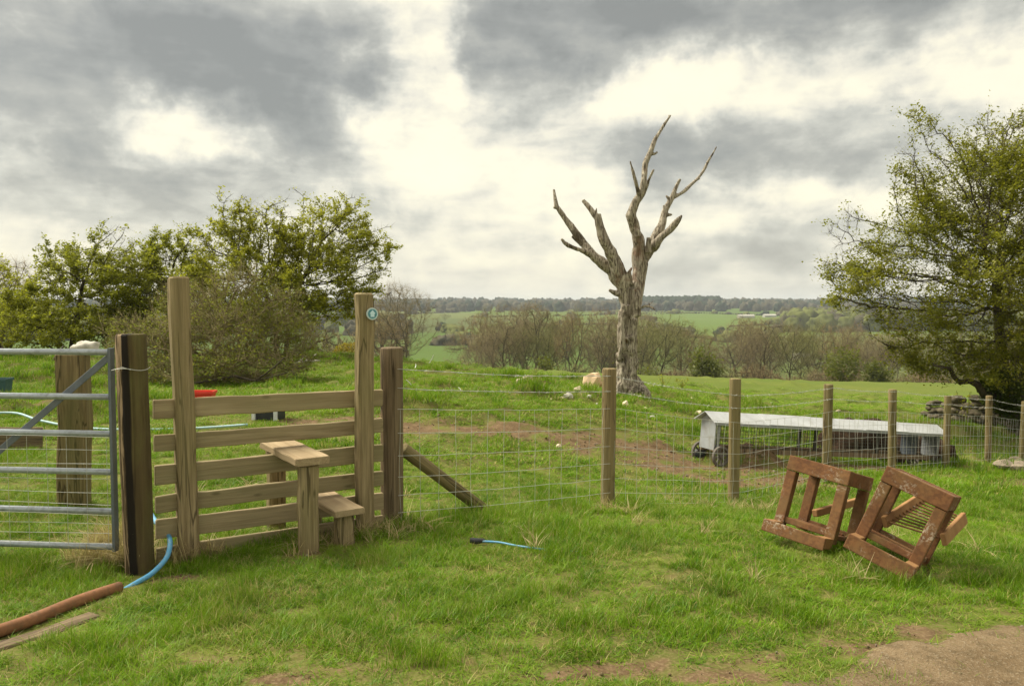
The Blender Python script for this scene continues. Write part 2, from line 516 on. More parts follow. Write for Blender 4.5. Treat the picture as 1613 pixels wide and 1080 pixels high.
def mat_deadwood():
    m, t = new_mat('dead_wood')
    o = t.n('ShaderNodeTexCoord').outputs['Object']
    g1 = t.noise(t.mapv(o, (9, 9, 1.4)), 1.0, 7, .66, 1.2)
    g2 = t.noise(t.mapv(o, (34, 34, 4)), 1.0, 5, .62, .6)
    big = t.noise(o, 1.25, 5, .62, .4)
    c = t.mix(t.ramp(g1, [(.30, 0.0), (.66, 1.0)]), (.23, .19, .145), (.68, .60, .48))
    c = t.mix(t.ramp(g2, [(.40, .85), (.54, 0.0)]), c, (.07, .05, .035))
    c = t.mix(t.m('MULTIPLY', t.ramp(big, [(.555, 0.0), (.62, 1.0)]), .8), c, t.mix(g2, (.05, .034, .022), (.13, .095, .065)))
    rot = t.m('MULTIPLY', t.ramp(t.noise(t.mapv(o, (1, 1, 1), (3, 8, 1)), 2.0, 4, .6), [(.60, 0.0), (.68, 1.0)]), .5)
    c = t.mix(rot, c, (.22, .095, .05))
    finish(t, c, .88, t.m('ADD', g1, g2), 1.0, .05, spec=.12)


mat_deadwood()


def mat_grass(name, lo, hi, dry, dry_amt, patch=.45):
    m, t = new_mat(name)
    geo = t.n('ShaderNodeNewGeometry')
    pos = geo.outputs['Position']
    r = t.n('ShaderNodeObjectInfo').outputs['Random']
    isl = geo.outputs['Random Per Island']
    n = t.noise(pos, .75, 4, .55)
    n2 = t.noise(t.mapv(pos, (1, 1, 1), (11, 4, 2)), 1.5, 4, .6)
    n = t.m('ADD', t.m('MULTIPLY', n, .55), t.m('MULTIPLY', t.noise(pos, 3.4, 3, .55), .55))
    f = t.m('ADD', t.m('ADD', t.m('MULTIPLY', r, .22), t.m('MULTIPLY', isl, .28)), t.m('MULTIPLY', n, .75))
    c = t.mix(t.ramp(f, [(.44, 0.0), (.78, 1.0)]), lo, hi)
    pale = t.ramp(n2, [(.50, 0.0), (.68, 1.0)])
    c = t.mix(t.m('MULTIPLY', pale, patch), c, (.235, .275, .06))
    dp = t.ramp(t.noise(t.mapv(pos, (1, 1, 1), (3, 14, 6)), 1.9, 5, .62), [(.52, 0.0), (.68, 1.0)])
    dr = t.m('GREATER_THAN', t.m('ADD', isl, t.m('MULTIPLY', dp, .34)), 1.0 - dry_amt)
    c = t.mix(t.m('MULTIPLY', dr, .85), c, dry)
    d = t.n('ShaderNodeBsdfDiffuse', {'Color': c})
    tr = t.n('ShaderNodeBsdfTranslucent', {'Color': t.mix(.4, c, (.24, .34, .02))})
    mx = t.n('ShaderNodeMixShader', {0: .36, 1: d.outputs[0], 2: tr.outputs[0]})
    gl = t.n('ShaderNodeBsdfGlossy', {'Color': (.9, .95, .85, 1), 'Roughness': .4})
    m2 = t.n('ShaderNodeMixShader', {0: .014, 1: mx.outputs[0], 2: gl.outputs[0]})
    t.n('ShaderNodeOutputMaterial', {'Surface': m2.outputs[0]})


mat_grass('grass_blade', (.046, .135, .004), (.185, .320, .010), (.44, .34, .14), .065)
mat_grass('straw', (.44, .34, .17), (.62, .50, .28), (.34, .25, .13), .3, .0)


def mat_ground():
    m, t = new_mat('ground_turf')
    pos = t.n('ShaderNodeNewGeometry').outputs['Position']
    bare = t.n('ShaderNodeAttribute', attribute_name='bare').outputs['Fac']
    crop = t.n('ShaderNodeAttribute', attribute_name='crop').outputs['Fac']
    far = t.n('ShaderNodeAttribute', attribute_name='far').outputs['Fac']
    n = t.noise(pos, 1.1, 6, .6)
    n2 = t.noise(pos, 9, 6, .65)
    n3 = t.noise(pos, 60, 4, .6)
    turf = t.mix(t.ramp(n, [(.35, 0.0), (.68, 1.0)]), (.075, .115, .016), (.13, .165, .024))
    turf = t.mix(t.ramp(n2, [(.36, .85), (.62, .1)]), turf, (.135, .105, .045))
    turf = t.mix(t.m('MULTIPLY', t.ramp(n3, [(.48, 0.0), (.62, 1.0)]), .5), turf, (.20, .165, .075))
    soil = t.mix(t.ramp(n2, [(.35, 0.0), (.65, 1.0)]), (.080, .050, .027), (.175, .118, .066))
    soil = t.mix(t.m('MULTIPLY', t.ramp(n3, [(.5, 0.0), (.62, 1.0)]), .55), soil, (.24, .175, .10))
    c = t.mix(t.ramp(t.m('ADD', bare, t.m('MULTIPLY', t.m('SUBTRACT', n2, .5), .7)), [(.42, 0.0), (.58, 1.0)]), turf, soil)
    rows = t.noise(t.mapv(pos, (.12, 1.6, 1)), 1.0, 4, .6)
    cropc = t.mix(t.ramp(t.noise(pos, .11, 5, .6), [(.35, 0.0), (.65, 1.0)]), (.10, .135, .026), (.135, .155, .034))
    cropc = t.mix(t.m('MULTIPLY', t.ramp(rows, [(.42, 0.0), (.6, 1.0)]), .32), cropc, (.085, .125, .022))
    c = t.mix(crop, c, cropc)
    vor = t.n('ShaderNodeTexVoronoi', {'Vector': t.mapv(pos, (.0048, .0030, 0), (.3, .12, 0)), 'Scale': 1.0}, voronoi_dimensions='2D')
    fs = t.n('ShaderNodeSeparateColor', {0: vor.outputs['Color']}).outputs[0]
    fc = t.ramp(fs, [(0.0, (.080, .135, .022)), (.35, (.105, .165, .026)), (.62, (.125, .15, .04)), (.80, (.085, .11, .03)), (1.0, (.11, .175, .028))], 'CONSTANT')
    fc = t.mix(t.m('MULTIPLY', t.noise(pos, .02, 4, .6), .5), fc, (.075, .085, .035))
    c = t.mix(far, c, fc)
    h = t.m('ADD', t.m('MULTIPLY', n2, .6), t.m('MULTIPLY', n3, .4))
    finish(t, c, .95, h, .6, .03, spec=.05)
    m, t = new_mat('track_soil')
    pos = t.n('ShaderNodeNewGeometry').outputs['Position']
    n = t.noise(pos, 2.2, 6, .6)
    n2 = t.noise(pos, 14, 6, .65)
    n3 = t.noise(pos, 90, 4, .62)
    c = t.mix(t.ramp(n, [(.3, 0.0), (.7, 1.0)]), (.135, .092, .050), (.245, .178, .105))
    c = t.mix(t.m('MULTIPLY', t.ramp(n2, [(.36, 1.0), (.52, 0.0)]), .55), c, (.085, .062, .032))
    c = t.mix(t.m('MULTIPLY', t.ramp(n3, [(.54, 0.0), (.66, 1.0)]), .5), c, (.37, .31, .22))
    h = t.m('ADD', t.m('MULTIPLY', n2, .6), t.m('MULTIPLY', n3, .5))
    finish(t, c, .95, h, .9, .03, spec=.08)


mat_ground()
mat_simple('far_crown', (.075, .068, .042), .95, .35, .4, 0, .05, .5, (.055, .065, .03), .6)
mat_simple('far_conifer', (.026, .040, .022), .95, .35, .4, 0, .05, .5)
mat_simple('far_olive', (.105, .115, .035), .95, .35, .4, 0, .05, .5)


# ------------------------------------------------------------------ mesh and object helpers
def mesh_arrays(name, V, F, smooth=False):
    """mesh from an N x 3 array of points and an M x k array of equal polygons"""
    V = np.asarray(V, np.float32)
    F = np.asarray(F, np.int32)
    me = bpy.data.meshes.new(name)
    me.vertices.add(len(V))
    me.vertices.foreach_set('co', V.ravel())
    k = F.shape[1]
    me.loops.add(F.size)
    me.loops.foreach_set('vertex_index', F.ravel())
    me.polygons.add(len(F))
    me.polygons.foreach_set('loop_start', np.arange(0, F.size, k, dtype=np.int32))
    me.update(calc_edges=True)
    if smooth:
        me.polygons.foreach_set('use_smooth', np.ones(len(F), bool))
    me.validate()
    return me


def link(name, me, mat=None, parent=None, loc=None, rot=None):
    o = bpy.data.objects.new(name, me)
    COL.objects.link(o)
    if mat is not None and me is not None and len(me.materials) == 0:
        me.materials.append(MATS[mat])
    if parent is not None:
        o.parent = parent
    if loc is not None:
        o.location = loc
    if rot is not None:
        o.rotation_euler = rot
    return o


def tag(o, label=None, cat=None, group=None, kind=None):
    if label:
        o['label'] = label
    if cat:
        o['category'] = cat
    if group:
        o['group'] = group
    if kind:
        o['kind'] = kind
    return o


def thing(name, label, cat, loc=(0, 0, 0), rz=0.0, group=None):
    o = bpy.data.objects.new(name, None)
    o.empty_display_size = .1
    COL.objects.link(o)
    o.location = loc
    o.rotation_euler = (0, 0, rz)
    return tag(o, label, cat, group)


class MB:
    """collects shapes into one mesh (any polygon sizes)"""
    def __init__(self):
        self.v, self.f = [], []

    def add(self, V, F):
        b = len(self.v)
        self.v.extend([tuple(map(float, p)) for p in V])
        self.f.extend([tuple(i + b for i in f) for f in F])
        return self

    def box(self, c, s, M=None):
        V = [Vector((sx * s[0] / 2, sy * s[1] / 2, sz * s[2] / 2)) for sx in (-1, 1) for sy in (-1, 1) for sz in (-1, 1)]
        if M is not None:
            V = [M @ p for p in V]
        V = [p + Vector(c) for p in V]
        return self.add(V, [(0, 1, 3, 2), (4, 6, 7, 5), (0, 4, 5, 1), (2, 3, 7, 6), (0, 2, 6, 4), (1, 5, 7, 3)])

    def tube(self, pts, r, n=6, cap=True):
        pts = [np.asarray(p, float) for p in pts]
        rs = [r] * len(pts) if np.isscalar(r) else list(r)
        V, F = tube_arrays(np.array(pts), np.array(rs), n)
        F = [tuple(q) for q in F]
        if cap:
            F.append(tuple(range(n - 1, -1, -1)))
            F.append(tuple(range((len(pts) - 1) * n, len(pts) * n)))
        return self.add(V, F)

    def build(self, name, mat, parent=None, smooth=False, loc=None, rot=None, world=False):
        me = bpy.data.meshes.new(name)
        me.from_pydata(self.v, [], self.f)
        me.update()
        if smooth:
            me.polygons.foreach_set('use_smooth', np.ones(len(me.polygons), bool))
        o = link(name, me, mat, parent, loc, rot)
        if world and parent is not None:
            o.matrix_basis = PW(parent).inverted()
        return o


def tube_arrays(P, r, n):
    m = len(P)
    T = np.gradient(P, axis=0) if m > 2 else np.repeat((P[1] - P[0])[None], m, 0)
    T = T / np.maximum(np.linalg.norm(T, axis=1, keepdims=True), 1e-9)
    a = np.array([0, 0, 1.0]) if abs(T[0, 2]) < .9 else np.array([1.0, 0, 0])
    N = np.cross(T[0], a)
    N /= np.linalg.norm(N)
    th = np.arange(n) * 2 * PI / n
    V = np.empty((m * n, 3))
    for i in range(m):
        N = N - T[i] * (N @ T[i])
        N /= max(np.linalg.norm(N), 1e-9)
        B = np.cross(T[i], N)
        V[i * n:(i + 1) * n] = P[i] + r[i] * (np.cos(th)[:, None] * N + np.sin(th)[:, None] * B)
    j = np.arange(n)
    F = np.concatenate([np.c_[i * n + j, i * n + (j + 1) % n, (i + 1) * n + (j + 1) % n, (i + 1) * n + j] for i in range(m - 1)])
    return V, F


def frame_axes(p0, p1, side):
    """local axes for a beam from p0 to p1: z along it, x towards side"""
    z = Vector(p1) - Vector(p0)
    L = z.length
    z.normalize()
    x = Vector(side) - z * Vector(side).dot(z)
    x.normalize()
    y = z.cross(x)
    M = Matrix((x, y, z)).transposed().to_4x4()
    M.translation = Vector(p0)
    return M, L


_beams = {}


def beam(name, p0, p1, w, h, side, mat, parent=None, seg=6, jit=.003, bev=.008, seed=None):
    """a timber of section w x h from p0 to p1: bevelled, slightly uneven; its own object with its own axes"""
    M, L = frame_axes(p0, p1, side)
    rg = np.random.default_rng(int(abs(p0[0] * 7919 + p0[1] * 104729 + p0[2] * 1299709 + w * 977)) if seed is None else seed)
    b = min(bev, w * .3, h * .3)
    prof = np.array([(-w / 2 + b, -h / 2), (w / 2 - b, -h / 2), (w / 2, -h / 2 + b), (w / 2, h / 2 - b),
                     (w / 2 - b, h / 2), (-w / 2 + b, h / 2), (-w / 2, h / 2 - b), (-w / 2, -h / 2 + b)])
    zs = np.r_[0, np.linspace(b, L - b, seg + 1), L]
    V = []
    for i, z in enumerate(zs):
        s = 1 - (2 * b / max(w, h) if i in (0, len(zs) - 1) else 0)
        off = rg.normal(0, jit, 2) * (0 if i in (0, len(zs) - 1) else 1)
        for q in prof:
            V.append((*(q * s + off + rg.normal(0, jit * .35, 2)), z))
    n = 8
    F = [(i * n + j, i * n + (j + 1) % n, (i + 1) * n + (j + 1) % n, (i + 1) * n + j) for i in range(len(zs) - 1) for j in range(n)]
    F += [tuple(range(n - 1, -1, -1)), tuple(range((len(zs) - 1) * n, len(zs) * n))]
    me = bpy.data.meshes.new(name)
    me.from_pydata(V, [], F)
    me.update()
    o = link(name, me, mat, parent)
    if parent is not None:
        M = PW(parent).inverted() @ M
    o.matrix_basis = M
    return o


def PW(p):
    m = p.matrix_basis.copy()
    while p.parent:
        p = p.parent
        m = p.matrix_basis @ m
    return m


def round_post(name, p0, p1, r, mat, parent=None, n=14, seed=1, rough=.05, taper=.0, flat_top=True, rings=9):
    M, L = frame_axes(p0, p1, (1, 0, 0))
    rg = np.random.default_rng(seed)
    ph = rg.uniform(0, 6, 4)
    V = []
    zs = np.r_[np.linspace(0, L - .012, rings), L]
    for i, z in enumerate(zs):
        for j in range(n):
            a = 2 * PI * j / n
            rr = r * (1 - taper * z / L) * (1 + rough * (math.sin(2 * a + ph[0]) * .5 + math.sin(3 * a + ph[1] + z * 1.1) * .4 + math.sin(5 * a + ph[2] - z * 2) * .3) + rg.normal(0, rough * .12))
            if i == len(zs) - 1:
                rr *= .93
            V.append((rr * math.cos(a), rr * math.sin(a), z))
    V.append((0, 0, L + .003))
    c = len(V) - 1
    k = len(zs)
    F = [(i * n + j, i * n + (j + 1) % n, (i + 1) * n + (j + 1) % n, (i + 1) * n + j) for i in range(k - 1) for j in range(n)]
    F += [((k - 1) * n + j, (k - 1) * n + (j + 1) % n, c) for j in range(n)]
    me = bpy.data.meshes.new(name)
    me.from_pydata(V, [], F)
    me.update()
    for p in me.polygons:
        p.use_smooth = len(p.vertices) == 4
    o = link(name, me, mat, parent)
    if parent is not None:
        M = PW(parent).inverted() @ M
    o.matrix_basis = M
    return o


def blob(name, loc, size, mat, seed=0, sub=3, amp=.35, freq=1.6, parent=None, flat=None, smooth=True):
    """an uneven lump (stone, heap, sack) from a displaced icosphere"""
    import bmesh
    bm = bmesh.new()
    bmesh.ops.create_icosphere(bm, subdivisions=sub, radius=1)
    V = np.array([v.co[:] for v in bm.verts])
    d = 1 + amp * 2 * (fbm(V * freq + seed * 7.7 + 50, seed, 4) - .5)
    V2 = V * d[:, None]
    if flat is not None:
        V2[:, 2] = np.maximum(V2[:, 2], flat)
    V2 = V2 * np.array(size)
    for v, p in zip(bm.verts, V2):
        v.co = p
    me = bpy.data.meshes.new(name)
    bm.to_mesh(me)
    bm.free()
    if smooth:
        me.polygons.foreach_set('use_smooth', np.ones(len(me.polygons), bool))
    return link(name, me, mat, parent, loc)


# ------------------------------------------------------------------ land
BARE = []     # (x, y, rx, ry, strength)


def bare_at(u, v, rx, ry, s=1.0):
    p = G(u, v)
    BARE.append((p[0], p[1], rx, ry, s))


for a in [(900, 690, 1.3, .6, .85), (1010, 705, 1.5, .7, .9), (1120, 742, 1.5, .7), (1200, 755, 1.2, .5), (800, 678, 1.3, .5, .8),
          (275, 912, .16, .12), (560, 852, .30, .14, .9), (480, 872, .22, .1, .7), (600, 845, .25, .15, .8), (960, 800, .2, .12, .9),
          (1400, 740, 1.2, .5, .7), (440, 1072, .2, .07, .7), (1140, 1062, .3, .08, .8), (700, 990, .16, .08, .6), (860, 1010, .22, .07, .6),
          (520, 665, 1.4, .6, .9), (560, 672, 1.4, .6, .8), (60, 1000, .35, .12, .8), (130, 975, .2, .08, .8), (60, 640, 1.2, .8, .6),
          (850, 1060, .25, .08, .8), (990, 1015, .12, .08, .7), (690, 600, .5, .5, .8), (1480, 995, .3, .12, .9), (1300, 1010, .2, .07, .5),
          (330, 1040, .25, .09, .55), (560, 1050, .3, .09, .6), (660, 1060, .25, .08, .6), (760, 1040, .2, .07, .55), (960, 1055, .3, .1, .75), (1040, 1030, .2, .07, .6), (1210, 1035, .3, .08, .7), (1380, 1020, .3, .08, .7), (1500, 960, .3, .1, .6), (240, 1030, .2, .08, .5), (480, 960, .14, .07, .5), (1090, 905, .12, .06, .45), (200, 690, .7, .5, .5), (1560, 760, .8, .3, .8), (20, 1050, .4, .15, .7), (1250, 735, .9, .4, .8)]:
    bare_at(*a)


def track_f(x, y):
    """positive inside the bare track, in metres from its ragged edge"""
    e = 2.93 + .40 * np.maximum(0, x - .6) + .45 * np.minimum(0, x - 1.0) + (n2d(x, y, 1.5, 41, 4) - .5) * .9 + (n2d(x, y, 6, 44, 3) - .5) * .42
    return e - y


def bare_f(x, y):
    b = np.zeros(len(x))
    for (bx, by, rx, ry, s) in BARE:
        q = ((x - bx) / rx) ** 2 + ((y - by) / ry) ** 2
        b = np.maximum(b, s * np.exp(-q * .8))
    b = b * np.clip(2.6 * n2d(x, y, 2.3, 61, 4) - .45, .1, 1.25)
    return np.clip(b, 0, 1)


def build_ground():
    def axis(lo, hi, step, far_lo, far_hi, g):
        a = list(np.arange(lo, hi + 1e-6, step))
        s, x = step, hi
        while x < far_hi:
            s *= g
            x += s
            a.append(x)
        s, x, b = step, lo, []
        while x > far_lo:
            s *= g
            x -= s
            b.append(x)
        return np.array(b[::-1] + a)
    xs = axis(-9, 13, .11, -4500, 4500, 1.09)
    ys = axis(2.0, 19, .10, -400, 6000, 1.055)
    X, Y = np.meshgrid(xs, ys)
    x, y = X.ravel(), Y.ravel()
    z = gz(x, y)
    nx, ny = len(xs), len(ys)
    idx = np.arange(nx * ny).reshape(ny, nx)
    F = np.c_[idx[:-1, :-1].ravel(), idx[:-1, 1:].ravel(), idx[1:, 1:].ravel(), idx[1:, :-1].ravel()]
    me = mesh_arrays('ground', np.c_[x, y, z], F, True)
    bare = bare_f(x, y)
    line = 21 + (n2d(x, y, .25, 71, 2) - .5) * 3 + np.clip(-x, 0, 20) * .7 - np.clip(x - 3, 0, 10) * .25
    crop = sstep(0, 2.5, y - line) * (1 - sstep(-10, -4, -x - 4) * 0)
    crop = crop * sstep(-7, -2, x + (y - 24) * .12)
    far = sstep(75, 110, y)
    for nm, arr in (('bare', bare), ('crop', crop), ('far', far)):
        at_ = me.attributes.new(nm, 'FLOAT', 'POINT')
        at_.data.foreach_set('value', arr.astype(np.float32))
    o = link('ground', me, 'ground_turf')
    tag(o, kind='structure')
    # the bare track the camera stands on
    xs = np.arange(-7, 14, .06)
    ys = np.arange(-5, 9, .06)
    X, Y = np.meshgrid(xs, ys)
    x, y = X.ravel(), Y.ravel()
    f = track_f(x, y)
    z = gz(x, y) + np.clip(f * .12, -.02, .012) + ((n2d(x, y, 5, 81, 3) - .5) * .03 + (n2d(x, y, 1.1, 83, 2) - .5) * .05) * np.clip(f * 3, 0, 1) + .004
    nx, ny = len(xs), len(ys)
    idx = np.arange(nx * ny).reshape(ny, nx)
    F = np.c_[idx[:-1, :-1].ravel(), idx[:-1, 1:].ravel(), idx[1:, 1:].ravel(), idx[1:, :-1].ravel()]
    F = F[(f[F] > -.15).any(1)]
    used = np.unique(F)
    mp = np.full(nx * ny, -1)
    mp[used] = np.arange(len(used))
    me = mesh_arrays('dirt_track', np.c_[x, y, z][used], mp[F], True)
    tag(link('dirt_track', me, 'track_soil'), kind='structure')


build_ground()

# ------------------------------------------------------------------ stile, gate posts, gate
SD = np.array([.83, .557, 0])                    # along the stile
SN = np.array([.557, -.83, 0])                   # towards the viewer
SA = np.array([-2.035, 5.05, 0])                 # where the boards meet u = 310


def stile_pt(s, n=0.0, z=0.0):
    return SA + SD * s + SN * n + np.array([0, 0, z])


st0 = stile_pt(.53)
stile = thing('wooden_stile', 'weathered wooden stile with six cross boards, two steps and two tall posts', 'stile', onz(st0[0], st0[1]))
bt_l = [.90, .672, .482, .285, .130, -.045]
bt_r = [.881, .662, .47, .271, .106, -.064]
bh = [.122, .104, .126, .108, .124, .11]
for k in range(6):
    sl, sr = -.275, 1.29
    f = lambda s: bt_l[k] + (bt_r[k] - bt_l[k]) * s / 1.07
    p0, p1 = stile_pt(sl, 0, f(sl) - bh[k] / 2), stile_pt(sr, 0, f(sr) - bh[k] / 2)
    beam('board', p0, p1, bh[k], .034, (0, 0, 1), 'board_wood', stile, seg=10, jit=.0022, bev=.005)
# tall posts
pl0, pl1 = at(299, 885, 4.98), at(281, 436, 5.02)
beam('tall_post', pl0 - np.array([0, 0, .25]), pl1, .118, .115, SD, 'stile_wood', stile, seg=9, jit=.004, bev=.012)
pr0, pr1 = at(574, 842, 5.56), at(573, 461, 5.58)
beam('tall_post', pr0 - np.array([0, 0, .25]), pr1, .115, .105, SD, 'stile_wood', stile, seg=9, jit=.004, bev=.014)


def step(s, ztop, front, back, w, th, legf, legb):
    c0, c1 = stile_pt(s, -back, ztop - th / 2), stile_pt(s, front, ztop - th / 2)
    beam('step_tread', c0, c1, w, th, SD, 'tread_wood', stile, seg=6, jit=.002, bev=.006)
    for n_ in (legf, -legb):
        q = stile_pt(s - .005, n_)
        beam('step_leg', (q[0], q[1], gz(q[0], q[1]) - .2), (q[0], q[1], ztop - th - .003), .118, .10, SD, 'stile_wood', stile, seg=6, jit=.003, bev=.014)


step(.585, .522, .49, .30, .225, .05, .40, .28)
step(.845, .140, .46, .35, .21, .042, .36, .26)

# waymarker on the right-hand tall post
wm = at(580.5, 494, 5.58) + SN * .066
wmo = thing('waymarker_disc', 'round teal waymarker disc with pale arrow on the right tall stile post', 'sign', wm)
wmo.matrix_basis = Matrix.Translation(Vector(wm)) @ Matrix((Vector(SD), Vector((0, 0, 1)), Vector(SN))).transposed().to_4x4()


def disc(r0, z0, z1, n=28):
    b = MB()
    V = [(r0 * math.cos(2 * PI * j / n), r0 * math.sin(2 * PI * j / n), z) for z in (z0, z1) for j in range(n)]
    b.add(V, [(j, (j + 1) % n, n + (j + 1) % n, n + j) for j in range(n)] + [tuple(range(n - 1, -1, -1)), tuple(range(n, 2 * n))])
    return b


disc(.043, -.006, .002).build('rim', 'disc_rim', wmo)
disc(.034, .0, .0035).build('face', 'disc_face', wmo)
ar = [(-.014, -.022), (.014, -.022), (.015, .002), (.023, .002), (0, .026), (-.023, .002), (-.015, .002)]
b = MB()
b.add([(x, y, z) for z in (.003, .0055) for x, y in ar], [tuple(range(6, -1, -1)), tuple(range(7, 14))] + [(j, (j + 1) % 7, 7 + (j + 1) % 7, 7 + j) for j in range(7)])
b.build('arrow', 'disc_arrow', wmo)

# gate post, tarred and split, with a loop of wire
g0, g1 = at(222, 897, 4.80), at(206, 526, 4.80)
gp = thing('gate_post', 'thick old gate post with tarred black split face beside the metal gate', 'post', (g0[0], g0[1], gz(g0[0], g0[1])))
round_post('post', g0 - np.array([0, 0, .35]), g1, .085, 'gate_post_wood', gp, n=18, seed=4, rough=.10, rings=16)
lw = MB()
cz = at(206, 580, 4.80)
lw.tube([cz + np.array([.109 * math.cos(a), .109 * math.sin(a), .008 * math.sin(3 * a)]) for a in np.linspace(-2.4, .3, 16)], .0022, 5)
lw.tube([cz + np.array([.05, -.105, 0]), cz + np.array([.0, -.125, .02]), cz + np.array([-.02, -.118, -.012])], .002, 5)
lw.build('wire_loop', 'wire', gp, world=True)

# steel field gate
GD = np.array([1.0, -.10, 0])
GD /= np.linalg.norm(GD)
ge = at(176, 700, 4.86)                       # latch end
gate = thing('metal_field_gate', 'galvanised tubular steel field gate with diagonal brace and wire mesh', 'gate', onz(ge[0] - 1.5, ge[1] + .15))


def gate_pt(s, z, off=0.0):
    return np.array([ge[0], ge[1], 0]) - GD * s + np.array([.10, .995, 0]) * off + np.array([0, 0, z])


zb = [at(176, v, 4.86)[2] for v in (554.5, 625, 683, 743, 805, 861)]
for z in zb:
    MB().tube([gate_pt(0.004, z), gate_pt(1.6, z), gate_pt(3.3, z)], .0195, 14).build('rail', 'galvanised', gate, True, world=True)
b = MB()
M3 = Matrix((Vector(GD), Vector((.10, .995, 0)), Vector((0, 0, 1)))).transposed()
b.box(gate_pt(-.010, (zb[0] + zb[-1]) / 2), (.018, .045, zb[0] - zb[-1] + .05), M3)
b.build('end_bar', 'galvanised_dark', gate, world=True)
p0, p1 = gate_pt(.02, zb[0] - .03, .030), gate_pt(.96, zb[-1] + .45, .030)
beam('diagonal_brace', p0, p0 + (p1 - p0) * 1.9, .042, .008, (0, 0, 1), 'galvanised_dark', gate, seg=3, jit=0, bev=.002)
msh = MB()
for i in range(23):
    s = .02 + i * .145 * .92
    msh.tube([gate_pt(s, zb[2] - .02, -.024), gate_pt(s + RNG.normal(0, .004), zb[-1] - .01, -.024)], .0014, 4, False)
zm = zb[2] - .02
for i, dz in enumerate([0, .085, .17, .26, .345, .42, .49, .55, .61, .67]):
    if zm - dz > zb[-1] - .03:
        msh.tube([gate_pt(s, zm - dz + .006 * math.sin(s * 3 + i), -.024) for s in np.linspace(0, 3.3, 14)], .0014, 4, False)
tag(msh.build('mesh_wire', 'wire', gate, world=True), kind='stuff')

# wooden post behind the gate, with a pale lump on its top
q0, q1 = at(118, 797, 6.45), at(116, 556, 6.45)
beam('sawn_post', q0 - np.array([0, 0, .3]), q1, .225, .16, (1, .15, 0), 'post_wood', None, seg=8, jit=.005, bev=.015)
tag(bpy.data.objects['sawn_post'], 'broad sawn timber post standing just behind the metal gate', 'post')
lp = blob('plaster_lump', q1 + np.array([.10, 0, .045]), (.11, .07, .055), 'white_limb', 5, 3, .6, 2.0)
tag(lp, 'pale crumbly lump resting on top of the sawn post behind the gate', 'lump')

# ------------------------------------------------------------------ wire fence
FP = [(617, 830, 5.86), (957, 795, 7.2), (1155, 792, 8.63), (1302, 757, 10.0), (1405, 745, 11.38), (1490, 738, 12.75), (1556, 733, 14.1), (1608, 733, 15.5)]
FT = [(617, 547), (960, 580), (1158, 596), (1305, 605), (1406, 613), (1493, 623), (1558, 623), (1614, 632)]
posts = []
_where = ['', 'nearest slim fence post, standing left of the dead tree trunk', 'slim fence post in front of the left end of the poultry ark',
          'slim fence post behind the rusty frame on the left', 'slim fence post before the dark heap and the ark roof',
          'slim fence post just past the right end of the poultry ark', 'slim fence post before the low stone wall end',
          'leaning fence post at the right edge beside the stones']
for k, ((u, v, d), (ut, vt)) in enumerate(zip(FP, FT)):
    p0, p1 = at(u, v, d), at(ut, vt, d)
    if k == 0:
        o = round_post('strainer_post', p0 - np.array([0, 0, .3]), p1, .086, 'strainer_wood', None, n=18, seed=9, rough=.05, rings=14)
        tag(o, 'thick dark round strainer post where the wire fence meets the stile', 'post')
    else:
        o = round_post('fence_post', p0 - np.array([0, 0, .3]), p1, [0, .068, .062, .058, .056, .054, .054, .056][k], 'post_wood', None, n=12, seed=20 + k, rough=.06, rings=8)
        tag(o, _where[k], 'post', 'slim round posts along the wire fence')
    posts.append((p0, p1))
fdir = np.array([.74, .67, 0])
fn = np.array([.67, -.74, 0])


def wire_path(h, sag=.012, off=.062, seed=0, n=12):
    """points of one strand at height fraction h above each post base (metres), on the viewer side of the posts"""
    rg = np.random.default_rng(seed)
    out = []
    hs = [p0 + np.array([0, 0, h * (1 if k else 1.0)]) + fn * (off if k else .092) + (p1 - p0) * 0 for k, (p0, p1) in enumerate(posts)]
    hs[0] = hs[0] + np.array([0, 0, .0])
    last = hs[-1] + (hs[-1] - hs[-2])
    hs.append(last)
    for a, b_ in zip(hs[:-1], hs[1:]):
        for i in range(n):
            t = i / n
            out.append(a + (b_ - a) * t - np.array([0, 0, sag * 4 * t * (1 - t)]) + rg.normal(0, .0025, 3) * (i > 0))
    out.append(hs[-1])
    return np.array(out)


net = thing('wire_netting', 'galvanised square stock netting stretched along the round fence posts', 'wire netting', onz(*posts[1][0][:2]))
LH = [.03, .13, .26, .40, .56, .73, .91]
# heights measured at the strainer and the first slim post
for i, h in enumerate(LH):
    P = wire_path(h, .010, seed=i)
    MB().tube(P, .0019, 4, False).build('line_wire', 'wire', net, world=True)
b = MB()
lo, hi = wire_path(LH[0], .010, seed=0), wire_path(LH[-1], .010, seed=6)
tot = len(lo) - 1
for s in np.arange(0.15, tot - .5, .86):
    i = int(s)
    t = s - i
    bow = RNG.normal(0, .012, 3)
    pts = []
    for j, h in enumerate(LH):
        f = (h - LH[0]) / (LH[-1] - LH[0])
        p = (lo[i] * (1 - t) + lo[i + 1] * t) * (1 - f) + (hi[i] * (1 - t) + hi[i + 1] * t) * f
        pts.append(p + bow * math.sin(f * PI) + RNG.normal(0, .003, 3) - fn * .002)
    b.tube(pts, .0016, 4, False)
tag(b.build('stay_wire', 'wire', net, world=True), kind='stuff')


